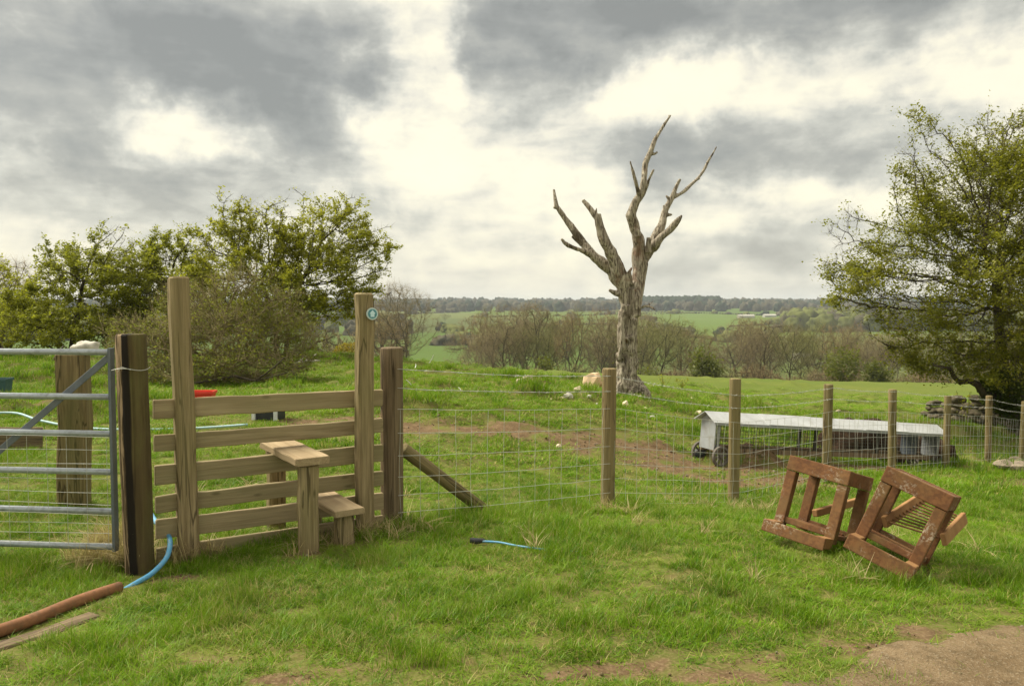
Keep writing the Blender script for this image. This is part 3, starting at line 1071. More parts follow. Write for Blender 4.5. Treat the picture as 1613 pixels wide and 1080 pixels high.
def barbed(h, seed, label):
    P = wire_path(h, .02, seed=seed, n=14)
    o = thing('barbed_wire', label, 'barbed wire', onz(*posts[1][0][:2]), group='barbed wire strands along the fence')
    Q = []
    for i in range(len(P) - 1):
        for t in (0, .5):
            Q.append(P[i] * (1 - t) + P[i + 1] * t)
    Q = np.array(Q)
    for ph in (0, PI):
        th = np.arange(len(Q)) * 1.7 + ph
        MB().tube(Q + np.c_[np.zeros(len(Q)), np.zeros(len(Q)), .0022 * np.sin(th)] + fn * (.0022 * np.cos(th))[:, None], .0017, 4, False).build('strand', 'wire', o, world=True)
    b = MB()
    for i in range(1, len(Q), 1):
        p = Q[i]
        for k in range(2):
            d = RNG.normal(0, 1, 3)
            d = d / np.linalg.norm(d) * .016
            b.tube([p - d, p + d], .0012, 3, False)
    tag(b.build('barb', 'wire', o, world=True), kind='stuff')
    return o


bw1 = barbed(1.21, 31, 'upper barbed wire strand running along the top of the fence posts')
bw2 = barbed(1.07, 32, 'lower barbed wire strand just above the stock netting')
for (a0, a1) in [((676, 572), (683, 559)), ((655, 573), (654, 579)), ((722, 610), (726, 614)), ((640, 598), (648, 606))]:
    MB().tube([at(*a0, 6.02), (at(*a0, 6.02) + at(*a1, 6.0)) / 2 + np.array([.004, 0, 0]), at(*a1, 6.0)], .003, 4).build('loose_end', 'wire', bw1, world=True)
# strut bracing the strainer post
s0, s1 = at(634, 706, 5.95), at(784, 819, 6.5)
round_post('fence_strut', s1 + (s1 - s0) * .06, s0, .052, 'post_wood', None, n=12, seed=77, rough=.06, rings=8)
tag(bpy.data.objects['fence_strut'], 'round timber strut propped diagonally against the strainer post', 'strut')

# ------------------------------------------------------------------ rusty frames
def rot3(a, b_, c):
    return Matrix.Rotation(c, 4, 'Z') @ Matrix.Rotation(b_, 4, 'Y') @ Matrix.Rotation(a, 4, 'X')


def rusty_frame(q, label, sd):
    tx, ty, tz, a, b_, c, W, H, D, L, B = q
    o = thing('rusty_stand', label, 'steel frame', (tx, ty, tz), 0, 'rusty steel frames lying in the grass')
    o.matrix_basis = Matrix.Translation((tx, ty, tz)) @ rot3(a, b_, c)
    t = .066
    TB = .098

    def part(nm, c_, s, mat='rust'):
        b = MB()
        import bmesh
        bm = bmesh.new()
        bmesh.ops.create_cube(bm, size=1)
        for v in bm.verts:
            v.co = (v.co.x * s[0], v.co.y * s[1], v.co.z * s[2])
        bmesh.ops.bevel(bm, geom=bm.edges[:], offset=.006, segments=2, affect='EDGES', profile=.6)
        me = bpy.data.meshes.new(nm)
        bm.to_mesh(me)
        bm.free()
        return link(nm, me, mat, o, c_)
    for sx in (-1, 1):
        part('leg', (sx * (W / 2 - t / 2), t / 2, (H - TB) / 2 - .02), (t, t, H - TB + .036))
        part('leg', (sx * (W / 2 - t / 2), D - t / 2, (H - TB) / 2 - .02), (t, t, H - TB + .036))
        part('side_rail', (sx * (W / 2 - .011), D / 2, H - TB / 2), (.022, D - 2 * t + .06, TB - .004))
        part('foot', (sx * (W / 2 - t / 2), -L / 2 + .006, -.035), (t - .004, L - .014, .07), 'rust_orange')
        part('lower_side_rail', (sx * (W / 2 - t / 2), D / 2, .005), (.04, D - 2 * t + .02, .03))
    part('top_rail', (0, t / 2 - .003, H - TB / 2), (W + .004, t + .006, TB))
    part('top_rail', (0, D - t / 2 + .003, H - TB / 2), (W + .004, t + .006, TB))
    part('top_plate', (0, D / 2, H - .012), (W - .04, D - 2 * t - .004, .014))
    part('lower_rail', (0, t / 2 + .002, .022), (W - 2 * t + .004, .045, .042))
    part('lower_rail', (0, D - t / 2, .022), (W - 2 * t + .004, .045, .042))
    part('cross_rail', (0, D * .55, .018), (W - t, .04, .032))
    part('foot_plate', (0, -L + .008, -B / 2 - .002), (W + .006, .018, B))
    return o


F1 = [1.925, 5.094, .022, -.26, .13, -.76, .41, .450, .48, .165, .078]
F2 = [2.238, 4.596, .048, -.22, .35, -.68, .385, .450, .48, .16, .09]
rusty_frame(F1, 'rusty open steel frame standing nearly upright, left of the tilted one', 1)
rusty_frame(F2, 'rusty open steel frame tilted over to the right with lichen on its top', 2)
# grate of bars lying behind the frames
gr_c = at(1447, 822, 5.05)
gro = thing('rusty_grate', 'flat rusty grate of thin bars lying behind the tilted frame', 'grate', gr_c)
A0, A1 = at(1393, 822, 4.98), at(1452, 784, 5.35)
B0, B1 = at(1486, 850, 4.78), at(1519, 815, 5.15)
beam('side_bar', A0, A1, .075, .03, (0, .3, 1), 'rust_orange', gro, seg=2, jit=0, bev=.004)
beam('side_bar', B0, B1, .075, .03, (0, .3, 1), 'rust_orange', gro, seg=2, jit=0, bev=.004)
for i in range(11):
    t = .04 + i * .092
    beam('bar', A0 + (A1 - A0) * t, B0 + (B1 - B0) * t, .011, .010, (0, 0, 1), 'rust', gro, seg=2, jit=0, bev=.003)
P0, P1 = at(1283, 808, 5.45), at(1362, 786, 5.75)
o = beam('rusty_bar', P0, P1, .05, .045, (0, .2, 1), 'rust_orange', None, seg=2, jit=0, bev=.005)
tag(o, 'orange rusty bar on the grass seen through the left frame', 'bar')
# ------------------------------------------------------------------ poultry ark behind the fence
AL, AR = at(1120, 733, 11.0), at(1477, 739, 13.0)
AL[2] += .02
ax = (AR - AL)
AXL = np.linalg.norm(ax)
ax = ax / AXL
az_ = np.array([0, 0, 1.0]) - ax * ax[2]
az_ /= np.linalg.norm(az_)
ay = np.cross(az_, ax)                            # away from the viewer
ark = thing('poultry_ark', 'long low poultry ark with pale metal roof, wire sides and wheels', 'poultry ark', AL)
MA = Matrix((Vector(ax), Vector(ay), Vector(az_))).transposed().to_4x4()
MA.translation = Vector(AL)
ark.matrix_basis = MA
AW, EV, RG = .32, .64, .73                        # width, eave and ridge height above the ground


def prism(poly, x0, x1):
    n = len(poly)
    b = MB()
    b.add([(x, p[0], p[1]) for x in (x0, x1) for p in poly], [tuple(range(n - 1, -1, -1)), tuple(range(n, 2 * n))] +
          [(j, (j + 1) % n, n + (j + 1) % n, n + j) for j in range(n)])
    return b


gable = [(0, .20), (AW, .20), (AW, EV - .01), (AW / 2, RG - .02), (0, EV - .01)]
prism(gable, .02, .04).build('end_panel', 'ark_panel', ark)
prism(gable, AXL - .04, AXL - .02).build('end_panel', 'ark_panel', ark)
prism([(.02, .2), (.32, .2), (.32, EV - .03), (.02, EV - .03)], AXL - .55, AXL - .53).build('inner_panel', 'galvanised_dark', ark)
cuts = [-.05, .95, 1.95, 2.95, 3.9, AXL + .08]
for i in range(5):
    dz = .006 * (i % 2)
    for sgn in (0, 1):
        if sgn == 0:
            pl = [(-.07, EV - .045 + dz), (AW / 2 + .002, RG + dz), (AW / 2 + .002, RG + .008 + dz), (-.074, EV - .035 + dz)]
        else:
            pl = [(AW / 2 + .003, RG + dz), (AW + .07, EV - .045 + dz), (AW + .074, EV - .035 + dz), (AW / 2 + .003, RG + .008 + dz)]
        prism(pl, cuts[i] - .015, cuts[i + 1] + .015).build('roof_sheet', 'roof_sheet', ark)
prism([(-.074, EV - .075), (-.066, EV - .075), (-.066, EV - .044), (-.074, EV - .044)], -.05, AXL + .06).build('eave_trim', 'ark_panel', ark)
for y in (.0, AW):
    MB().box((AXL / 2, y, .20), (AXL - .1, .035, .075)).build('bottom_rail', 'plank_wood', ark)
    MB().box((AXL / 2, y, EV - .04), (AXL - .1, .03, .04)).build('top_rail', 'mesh_dark', ark)
for x, m_ in ((1.95, 'mesh_dark'), (2.22, 'ark_panel'), (3.3, 'mesh_dark'), (AXL - .06, 'ark_panel'), (.08, 'ark_panel')):
    MB().box((x, .002, .42), (.04, .028, .40)).build('upright', m_, ark)
MB().box((1.95, AW - .002, .42), (.04, .028, .40)).build('upright', 'mesh_dark', ark)
for y in (-.012, AW + .012):
    b = MB()
    for x in np.arange(.05, AXL - .03, .052):
        b.tube([(x, y, .2), (x, y, EV - .03)], .0024, 3, False)
    for z in np.arange(.24, EV - .03, .052):
        b.tube([(.05, y, z), (AXL - .05, y, z)], .0024, 3, False)
    tag(b.build('wire_mesh', 'mesh_dark', ark), kind='stuff')


def wheel(x, y):
    r, n = .145, 26
    rim = MB()
    prof = [(r, -.02), (r, .02), (r - .028, .024), (r - .028, -.024)]
    V = [(p[0] * math.cos(2 * PI * j / n), p[1], p[0] * math.sin(2 * PI * j / n)) for j in range(n) for p in prof]
    rim.add(V, [(j * 4 + k, j * 4 + (k + 1) % 4, ((j + 1) % n) * 4 + (k + 1) % 4, ((j + 1) % n) * 4 + k) for j in range(n) for k in range(4)])
    w = rim.build('wheel', 'tyre', ark, loc=(x, y, .125))
    hb = MB()
    hb.tube([(0, -.03, 0), (0, .03, 0)], .028, 12)
    hb.build('hub', 'tyre', w)
    for j in range(8):
        a = 2 * PI * j / 8 + .2
        s = MB()
        s.box((.5 * (r - .01) * math.cos(a), 0, .5 * (r - .01) * math.sin(a)), (r - .045, .012, .024), Matrix.Rotation(-a, 3, 'Y'))
        s.build('spoke', 'tyre', w)


for x in (.10, AXL - .12):
    for y in (-.07, AW + .07):
        wheel(x, y)

# heaps of dark muck behind the ark
for (u, v, d, s, lab, sd) in [(1345, 733, 13.7, (.72, .5, .72), 'tall dark heap of muck behind the middle of the ark', 3),
                              (1430, 738, 14.4, (.9, .5, .46), 'lower dark heap of muck behind the right end of the ark', 4),
                              (1175, 728, 12.2, (.22, .2, .17), 'small brown clod lying behind the left end of the ark', 6)]:
    p = at(u, v, d)
    p[2] = gz(p[0], p[1]) - .03
    tag(blob('muck_heap', p, s, 'dung', sd, 4, .42, 2.2), lab, 'heap')
p = G(1104, 722)
tag(blob('black_tub', p + np.array([0, .1, .04]), (.12, .1, .09), 'black_plastic', 9, 2, .1, 1), 'small black tub lying by the left wheel of the ark', 'tub')

# ------------------------------------------------------------------ small things about the paddock
def basin(name, loc, s, mat, label, cat, rz=0.0):
    """an open tapered trough with a rim"""
    o = thing(name, label, cat, loc, rz)
    L, W, H = s
    b = MB()
    for (k0, k1) in ((0, 0),):
        o0 = [(-L / 2 * .86, -W / 2 * .8, 0), (L / 2 * .86, -W / 2 * .8, 0), (L / 2 * .86, W / 2 * .8, 0), (-L / 2 * .86, W / 2 * .8, 0)]
        o1 = [(-L / 2, -W / 2, H), (L / 2, -W / 2, H), (L / 2, W / 2, H), (-L / 2, W / 2, H)]
        i1 = [(x * .94, y * .9, H) for x, y, _ in o1]
        i0 = [(x * .94, y * .9, .02) for x, y, _ in o0]
        b.add(o0 + o1 + i1 + i0, [(3, 2, 1, 0)] + [(j, (j + 1) % 4, 4 + (j + 1) % 4, 4 + j) for j in range(4)] +
              [(4 + j, 4 + (j + 1) % 4, 8 + (j + 1) % 4, 8 + j) for j in range(4)] +
              [(8 + j, 8 + (j + 1) % 4, 12 + (j + 1) % 4, 12 + j) for j in range(4)] + [(12, 13, 14, 15)])
    b.build('body', mat, o)
    r = MB()
    e = .012
    for (x0, y0, x1, y1) in ((-L / 2 - e, -W / 2 - e, L / 2 + e, -W / 2), (-L / 2 - e, W / 2, L / 2 + e, W / 2 + e), (-L / 2 - e, -W / 2, -L / 2, W / 2), (L / 2, -W / 2, L / 2 + e, W / 2)):
        r.box(((x0 + x1) / 2, (y0 + y1) / 2, H - .02), (x1 - x0, y1 - y0, .045))
    r.build('rim', mat, o)
    return o


p = G(316, 634)
basin('feed_trough', p, (.46, .26, .20), 'red_plastic', 'bright red plastic feed trough on the grass by the thicket', 'trough', .1)
p = G(2, 617)
basin('bucket', p, (.30, .28, .26), 'teal_plastic', 'dark teal bucket standing at the left edge behind the gate', 'bucket', .1)
# pale lidded box behind the stile
p = G(425, 660)
bx = thing('feeder_box', 'small dark feeder box with pale lid seen through the stile boards', 'box', p, -.2)
MB().box((0, 0, .13), (.36, .24, .25)).build('body', 'black_plastic', bx)
MB().box((0, 0, .30), (.44, .30, .05)).build('lid', 'white_plastic', bx)
MB().box((.17, -.15, .12), (.05, .03, .24)).build('leg', 'white_plastic', bx)
MB().box((-.17, -.15, .12), (.05, .03, .24)).build('leg', 'white_plastic', bx)

# brown boards stacked at the left edge and pipes behind the gate
a0, a1 = at(-60, 655, 8.6), at(66, 652, 8.9)
a0[2], a1[2] = gz(a0[0], a0[1]) + .13, gz(a1[0], a1[1]) + .13
o = beam('brown_plank', a0, a1, .25, .05, (0, 0, 1), 'strainer_wood', None, seg=4, jit=.004)
tag(o, 'dark brown plank lying on edge behind the metal gate at the left', 'plank')


def hose(name, pts, r, mat, label, cat='pipe', n=10):
    P = np.array(pts, float)
    t = np.arange(len(P))
    tt = np.linspace(0, len(P) - 1, (len(P) - 1) * 6 + 1)
    Q = np.empty((len(tt), 3))
    for i, s in enumerate(tt):                      # Catmull-Rom
        k = min(int(s), len(P) - 2)
        f = s - k
        p0, p1, p2, p3 = P[max(k - 1, 0)], P[k], P[k + 1], P[min(k + 2, len(P) - 1)]
        Q[i] = .5 * (2 * p1 + (p2 - p0) * f + (2 * p0 - 5 * p1 + 4 * p2 - p3) * f * f + (3 * p1 - p0 - 3 * p2 + p3) * f ** 3)
    o = MB().tube(Q, r, n).build(name, mat, None, True)
    return tag(o, label, cat)


hose('alkathene_pipe'.replace('alkathene', 'water'), [G(-60, 664) + [0, 0, .10], G(20, 662) + [0, 0, .11], G(60, 668) + [0, 0, .06], G(120, 676) + [0, 0, .03], G(200, 680) + [0, 0, .03], G(300, 678) + [0, 0, .03], G(390, 672) + [0, 0, .03]],
     .016, 'pale_pipe', 'pale thin water pipe lying across the grass behind gate and stile')
hose('blue_water_pipe', [at(236, 806, 5.30), at(246, 822, 5.12), at(262, 838, 4.98), at(268, 854, 4.84), at(262, 878, 4.74), at(240, 902, 4.62), at(214, 918, 4.50), at(178, 938, 4.36), at(120, 962, 4.16)],
     .0155, 'blue_pipe', 'blue water pipe curving out under the stile boards past the gate post')
pp = [G(188, 930) + [0, 0, .022], G(120, 955) + [0, 0, .028], G(50, 985) + [0, 0, .03], G(-30, 1012) + [0, 0, .03], G(-140, 1045) + [0, 0, .03]]
hose('clay_drain_pipe', pp, .031, 'clay_pipe', 'rusty brown drain pipe sleeve lying in the grass at lower left', 'pipe', 16)
a0, a1 = G(150, 968) + [0, 0, .008], G(-60, 1040) + [0, 0, .012]
o = beam('old_plank', a0 - [0, 0, .014], a1 - [0, 0, .01], .085, .03, (-.4, .9, 0), 'strainer_wood', None, seg=5, jit=.004)
tag(o, 'old brown plank lying along the near side of the drain pipe', 'plank')
bp = [G(752, 858) + [0, 0, .028], G(785, 860) + [0, 0, .028], G(815, 863) + [0, 0, .016], G(860, 866) + [0, 0, .004], G(930, 868) + [0, 0, -.01]]
o = hose('blue_cable', bp, .007, 'blue_pipe', 'thin blue pipe end with black fitting lying in the foreground grass', 'pipe')
MB().tube([bp[0] - [.05, 0, -.006], bp[0] - [.01, 0, 0], bp[0] + [.05, .0, .003]], [.017, .021, .014], 12).build('fitting', 'black_plastic', o)

# cream sack, splintered wood and chips round the dead tree
ps = G(934, 613)
sk = thing('paper_sack', 'crumpled cream paper sack lying left of the dead tree trunk', 'sack', ps)
blob('body', (0, 0, .16), (.21, .14, .22), 'sack', 12, 2, .9, 1.5, sk, None, False)
blob('twisted_neck', (.19, 0, .12), (.14, .06, .06), 'sack', 13, 2, .8, 2.0, sk, None, False)
p0_, p1_ = G(814, 606), G(838, 602)
o = beam('split_log', p0_ + [0, 0, .06], p1_ + [0, 0, .12], .10, .07, (0, 0, 1), 'pale_wood', None, seg=4, jit=.012, bev=.02)
tag(o, 'pale split log lying on the grass left of the cream sack', 'log')
chips = [(895, 627, .11, 'white splintered chip of wood nearest below the cream sack'), (985, 640, .12, 'white chip of wood beside the first slim fence post'),
         (885, 628, .05, None), (928, 626, .06, None), (1022, 634, .07, None), (912, 616, .10, None), (940, 638, .05, None), (1017, 645, .05, None),
         (1090, 629, .06, None), (1172, 628, .06, None), (1320, 649, .08, None), (868, 630, .04, None), (1028, 659, .06, None), (880, 705, .06, None),
         (1100, 652, .08, None), (1215, 636, .06, None)]
chip_labels = ['tiny pale chip just left of the white splintered chip', 'small pale chip between the white splintered chip and first slim post', 'small pale chip just right of the dead tree roots',
               'brown and white chip directly under the cream sack', 'pale chip touching the left side of the first slim fence post', 'lower pale chip right of the dead tree roots',
               'pale chip on the bank between dead tree and second slim post', 'pale chip on the bank just behind the left end of ark roof', 'pale chip on the bank above the middle of the ark roof',
               'tiniest pale chip, leftmost near the cream sack', 'pale chip in open grass below the dead tree roots', 'pale chip on the bare soil left of the first slim post',
               'pale chip just left of the ark end panel', 'pale chip on the bank above the left ark roof sheets']
for k, (u, v, s, lab) in enumerate(chips):
    s *= .82
    p = G(u, v)
    o = blob('wood_chip', p + [0, 0, s * .45], (s * 1.1, s * .6, s * .7), 'pale_wood' if k % 3 else 'white_limb', 40 + k, 2, .7, 1.8, None, None, False)
    o.rotation_euler = (0, 0, k * 1.3)
    tag(o, lab or chip_labels[k - 2], 'wood chip', 'pale chips of wood on the paddock')
# white bleached limb on the mound below the left hawthorns
wl = thing('bleached_limb', 'bleached white fallen limb on the mound under the hawthorns', 'branch', G(480, 578))
c0 = G(480, 576)
wl.location = c0
for pts, r in [([(-.45, 0, .02), (-.1, 0, .10), (.15, 0, .18), (.34, 0, .34)], .045), ([(.0, 0, .14), (.2, .1, .12), (.42, .1, .16)], .03), ([(-.2, 0, .08), (-.05, 0, .22), (.05, 0, .27)], .025)]:
    MB().tube(pts, [r, r * .9, r * .7, r * .4][:len(pts)], 7).build('limb', 'white_limb', wl, True)
# stones at the right-hand edge and the low wall under the right-hand tree
for k, (u, v, s) in enumerate([(1583, 735, (.19, .14, .075)), (1606, 742, (.22, .15, .10)), (1600, 727, (.17, .12, .07))]):
    p = G(u, v)
    tag(blob('field_stone', p + [0, 0, s[2] * .55], s, 'stone', 60 + k, 2, .6, 1.3, None, None, False),
        ['flat brown stone in the grass, leftmost of the three by the leaning post', 'largest brown stone at the foot of the leaning fence post', 'rear brown stone behind the other two by the leaning post'][k], 'stone', 'stones by the last fence post')
w0, w1 = at(1478, 0, 19.5), at(1640, 0, 17.2)
wall = thing('dry_stone_wall', 'tumbled low dry stone wall under the right hand tree', 'wall', onz(.5 * (w0[0] + w1[0]), .5 * (w0[1] + w1[1])))
wb = wall.location.copy()
_sm = []
for k in range(6):
    o = blob('stone', (0, 0, 0), (.19, .14, .085), 'stone_mossy_shaded', 80 + k, 2, .5, 1.4)
    _sm.append(o.data)
    bpy.data.objects.remove(o)
for row in range(5):
    for i in range(17):
        t = (i + .5 * (row % 2) + random.uniform(-.2, .2)) / 17
        x, y = w0[0] + (w1[0] - w0[0]) * t, w0[1] + (w1[1] - w0[1]) * t
        hmax = .28 + .5 * t + .1 * math.sin(i * 1.7)
        z = .05 + row * .155
        if z > hmax:
            continue
        o = link('stone', _sm[(i * 5 + row * 3) % 6], None, wall)
        o.location = Vector((x, y + random.uniform(-.06, .06), gz(x, y) + z)) - wb
        o.rotation_euler = (random.uniform(-.3, .3), random.uniform(-.3, .3), random.uniform(0, 6))
        s = random.uniform(.85, 1.25)
        o.scale = (s, s, s * random.uniform(.8, 1.1))

# ------------------------------------------------------------------ dead tree
def build_dead_tree():
    D0 = 17.0
    k = D0 / FPX
    limbs = [
        # (list of (u, v, radius px, depth offset m))
        [(990, 632, 26, 0), (989, 612, 23, 0), (988, 590, 20, 0), (989, 560, 18.5, 0), (988, 530, 18, 0), (989, 500, 18.5, 0), (990, 475, 20, 0), (992, 455, 20, 0)],
        [(1000, 500, 10, -.1), (1002, 470, 13, -.08), (1004, 445, 14, 0), (1009, 415, 12.5, .05), (1008, 396, 11, .05), (1005, 378, 9, 0), (999, 353, 8.2, -.1), (995, 337, 8, -.15),
         (1004, 316, 7, -.2), (1012, 306, 6, -.2), (1014.5, 280, 4.6, -.2), (1017, 256, 4.2, -.15), (1025, 239, 3.7, -.1), (1033, 218, 3.1, 0), (1045, 198, 2.4, .1), (1055, 184, 1.7, .15)],
        [(1012, 306, 4, -.2), (1019, 292, 2.8, -.25), (1024, 280, 2.4, -.3), (1030, 266, 1.8, -.35)],
        [(1007, 314, 4, -.2), (1004, 300, 3, -.3), (1001, 288, 2.8, -.35), (996.5, 268, 2.1, -.4), (992, 253, 1.6, -.4)],
        [(1025, 244, 2.5, -.1), (1031, 243, 1.8, -.1), (1036, 239, 1.2, -.1)],
        [(1055, 184, 1.6, .15), (1057, 181, 1.0, .15)], [(1054.5, 186, 1.5, .15), (1053, 181, 1.0, .15)],
        [(1006, 372, 6, -.15), (1004, 360, 4, -.2)], [(1021, 398, 5, -.15), (1022, 374, 3.4, -.2)],
        [(1009, 415, 9, .05), (1020, 400, 9, .1), (1030, 382, 7.6, .15), (1038, 362, 7, .2), (1047, 338, 6, .25), (1055, 317, 4.8, .3), (1060, 304, 4, .3), (1066, 290, 3.2, .35), (1071, 281, 2.6, .35)],
        [(1058, 314, 3.6, .3), (1066, 309, 3, .3), (1081, 297, 2.8, .35), (1098, 283, 2.5, .4), (1112, 261, 2.1, .5), (1124, 242, 1.8, .55), (1129, 231, 1.4, .6)],
        [(1098, 283, 2, .4), (1103, 281, 1.4, .4)], [(1055, 315, 3, .3), (1049, 308, 1.5, .3)], [(1048, 335, 4, .25), (1045, 323, 1.4, .25)], [(1047, 339, 4, .25), (1059, 338, 1.5, .25)],
        [(1026, 390, 8, .1), (1034, 383, 7, -.05), (1045, 372, 5.6, -.1), (1057, 361, 5.2, -.15), (1066, 350, 5, -.2), (1070, 344, 3.6, -.2), (1074, 339, 1.6, -.2)],
        [(990, 480, 14, 0), (980, 447, 14, 0), (965, 430, 11, .05), (946, 413, 8.5, .1), (925, 393, 7, .15), (911, 374, 6, .2), (898, 355, 5.2, .25), (886, 339, 4.4, .3), (876, 326, 3.8, .3), (874, 312, 3, .35), (872, 298, 1.7, .4)],
        [(930, 400, 5, .1), (921, 396, 4.4, 0), (908, 392, 3.6, -.1), (898, 388, 3.4, -.15), (890, 382, 3, -.2), (884, 376, 1.8, -.2)],
        [(919, 387, 4.5, .2), (910, 380, 4, .3), (902, 373, 2.6, .35)], [(876, 327, 3, .3), (871.5, 327, 1.6, .3)],
        [(987, 465, 14, -.1), (978, 440, 13, -.15), (970, 418, 11, -.2), (963, 400, 9.6, -.25), (955, 384, 8, -.3), (948, 368, 7.4, -.3), (942, 350, 6.8, -.35), (941, 336, 5.6, -.35)],
        [(942, 346, 5, -.35), (934, 337, 4.6, -.3), (926, 326, 4, -.25), (917, 315, 2.8, -.2)], [(939, 336, 2, -.35), (939.5, 327, .9, -.35)],
        [(1000, 489, 4, -.1), (1007, 486, 1.9, -.2), (1021, 480, 1.6, -.3), (1034, 489, 1.1, -.4)], [(1021, 480, 1.2, -.3), (1030, 474, .8, -.3), (1033, 470, .6, -.3)],
        [(990, 446, 7, -.15), (991, 434, 4, -.22), (990, 426, 2.6, -.25), (995, 422, 1.2, -.25)],
        [(978, 462, 8, -.1), (966, 461, 5, -.15), (958, 457, 2.6, -.15)],
        # buttress roots and ridges up the trunk
        [(990, 600, 12, -.1), (1004, 608, 13, -.12), (1016, 620, 10, -.15), (1022, 630, 6, -.2)], [(984, 600, 12, -.1), (976, 615, 11, -.15), (970, 630, 7, -.2)],
        [(994, 610, 10, -.25), (997, 630, 8, -.38)], [(980, 570, 8, -.17), (983, 520, 8, -.17), (987, 480, 8, -.2)], [(997, 590, 7, -.18), (998, 540, 6, -.18), (1000, 500, 8, -.18)],
        [(976, 560, 4, -.05), (972, 556, 3, -.1)], [(988, 536, 8, -.2), (997, 530, 7, -.2)],
    ]
    V, F = [], []
    nb = 0
    limbs = [[(u, v, r * (.86 if v > 425 else 1.02), dd) for u, v, r, dd in L] for L in limbs]
    base = at(990, 624, D0)
    base[2] = gz(base[0], base[1])
    for L in limbs:
        pts = np.array([at(u, v, D0 + dd) for u, v, r, dd in L])
        rs = np.array([r * k for u, v, r, dd in L])
        if len(pts) > 2:                                # resample and add a crooked wobble
            s = np.r_[0, np.cumsum(np.linalg.norm(np.diff(pts, axis=0), axis=1))]
            m_ = max(len(pts), int(s[-1] / .10))
            ss = np.linspace(0, s[-1], m_)
            rs = np.interp(ss, s, rs)
            pts = np.c_[[np.interp(ss, s, pts[:, i]) for i in range(3)]].T
            wob = np.c_[vnoise(np.c_[ss * 3, ss * 0 + nb, ss * 0], 3), vnoise(np.c_[ss * 3, ss * 0 + nb, ss * 0 + 9], 4), vnoise(np.c_[ss * 3, ss * 0 + nb, ss * 0 + 5], 5)] - .5
            pts = pts + wob * np.minimum(rs, .06)[:, None] * .9
            rs = rs * (1 + .22 * (vnoise(np.c_[ss * 7, ss * 0 + nb * 3.1, ss * 0], 8) - .5))
        v_, f_ = tube_arrays(pts, rs, 10)
        b0 = len(V)
        V.extend(v_.tolist())
        F.extend([tuple(int(i) + b0 for i in q) for q in f_])
        F.append(tuple(b0 + i for i in range(9, -1, -1)))
        F.append(tuple(b0 + (len(pts) - 1) * 10 + i for i in range(10)))
        nb += 1
    V = np.array(V) - base
    me = bpy.data.meshes.new('dead_trunk_raw')
    me.from_pydata(V.tolist(), [], F)
    o = bpy.data.objects.new('dead_trunk_raw', me)
    COL.objects.link(o)
    md = o.modifiers.new('r', 'REMESH')
    md.mode = 'VOXEL'
    md.voxel_size = .018
    dg = bpy.context.evaluated_depsgraph_get()
    ev = bpy.data.meshes.new_from_object(o.evaluated_get(dg))
    bpy.data.objects.remove(o)
    n = len(ev.vertices)
    co = np.empty(n * 3, np.float32)
    ev.vertices.foreach_get('co', co)
    co = co.reshape(-1, 3).astype(float)
    nr = np.empty(n * 3, np.float32)
    ev.vertex_normals.foreach_get('vector', nr)
    nr = nr.reshape(-1, 3)
    low = np.clip(1 - co[:, 2] / 2.6, 0, 1)
    str_ = fbm(co * np.array([7, 7, 1.3]), 5, 4) - .5
    gnarl = fbm(co * np.array([3.2, 3.2, 2.6]) + 9, 9, 4) - .5
    hol = np.clip(fbm(co * np.array([4.5, 4.5, 1.6]) + 3, 19, 3) - .60, 0, 1)
    thick = np.clip(.25 + 1.6 * np.clip(1 - co[:, 2] / 3.4, 0, 1), 0, 1.6)
    co = co + nr * ((str_ * .075 + gnarl * (.03 + .16 * low) - hol * .55) * thick)[:, None]
    ev.vertices.foreach_set('co', co.astype(np.float32).ravel())
    ev.update()
    # trunk below, bare limbs above: two parts of one tree
    pz = np.empty(len(ev.polygons) * 3, np.float32)
    ev.polygons.foreach_get('center', pz)
    pz = pz.reshape(-1, 3)
    tree = thing('dead_tree', 'tall bare dead tree with broken bleached limbs behind the fence', 'tree', base)
    F4 = np.empty(len(ev.loops), np.int32)
    ev.loops.foreach_get('vertex_index', F4)
    ls = np.empty(len(ev.polygons), np.int32)
    ev.polygons.foreach_get('loop_start', ls)
    F4 = np.c_[F4[ls], F4[ls + 1], F4[ls + 2], F4[ls + 3]]
    split = 2.62
    for nm, msk in (('trunk', pz[:, 2] < split), ('limbs', pz[:, 2] >= split)):
        f = F4[msk]
        us = np.unique(f)
        mp = np.full(n, -1)
        mp[us] = np.arange(len(us))
        link(nm, mesh_arrays(nm, co[us], mp[f], True), 'dead_wood', tree)
    bpy.data.meshes.remove(ev)


build_dead_tree()


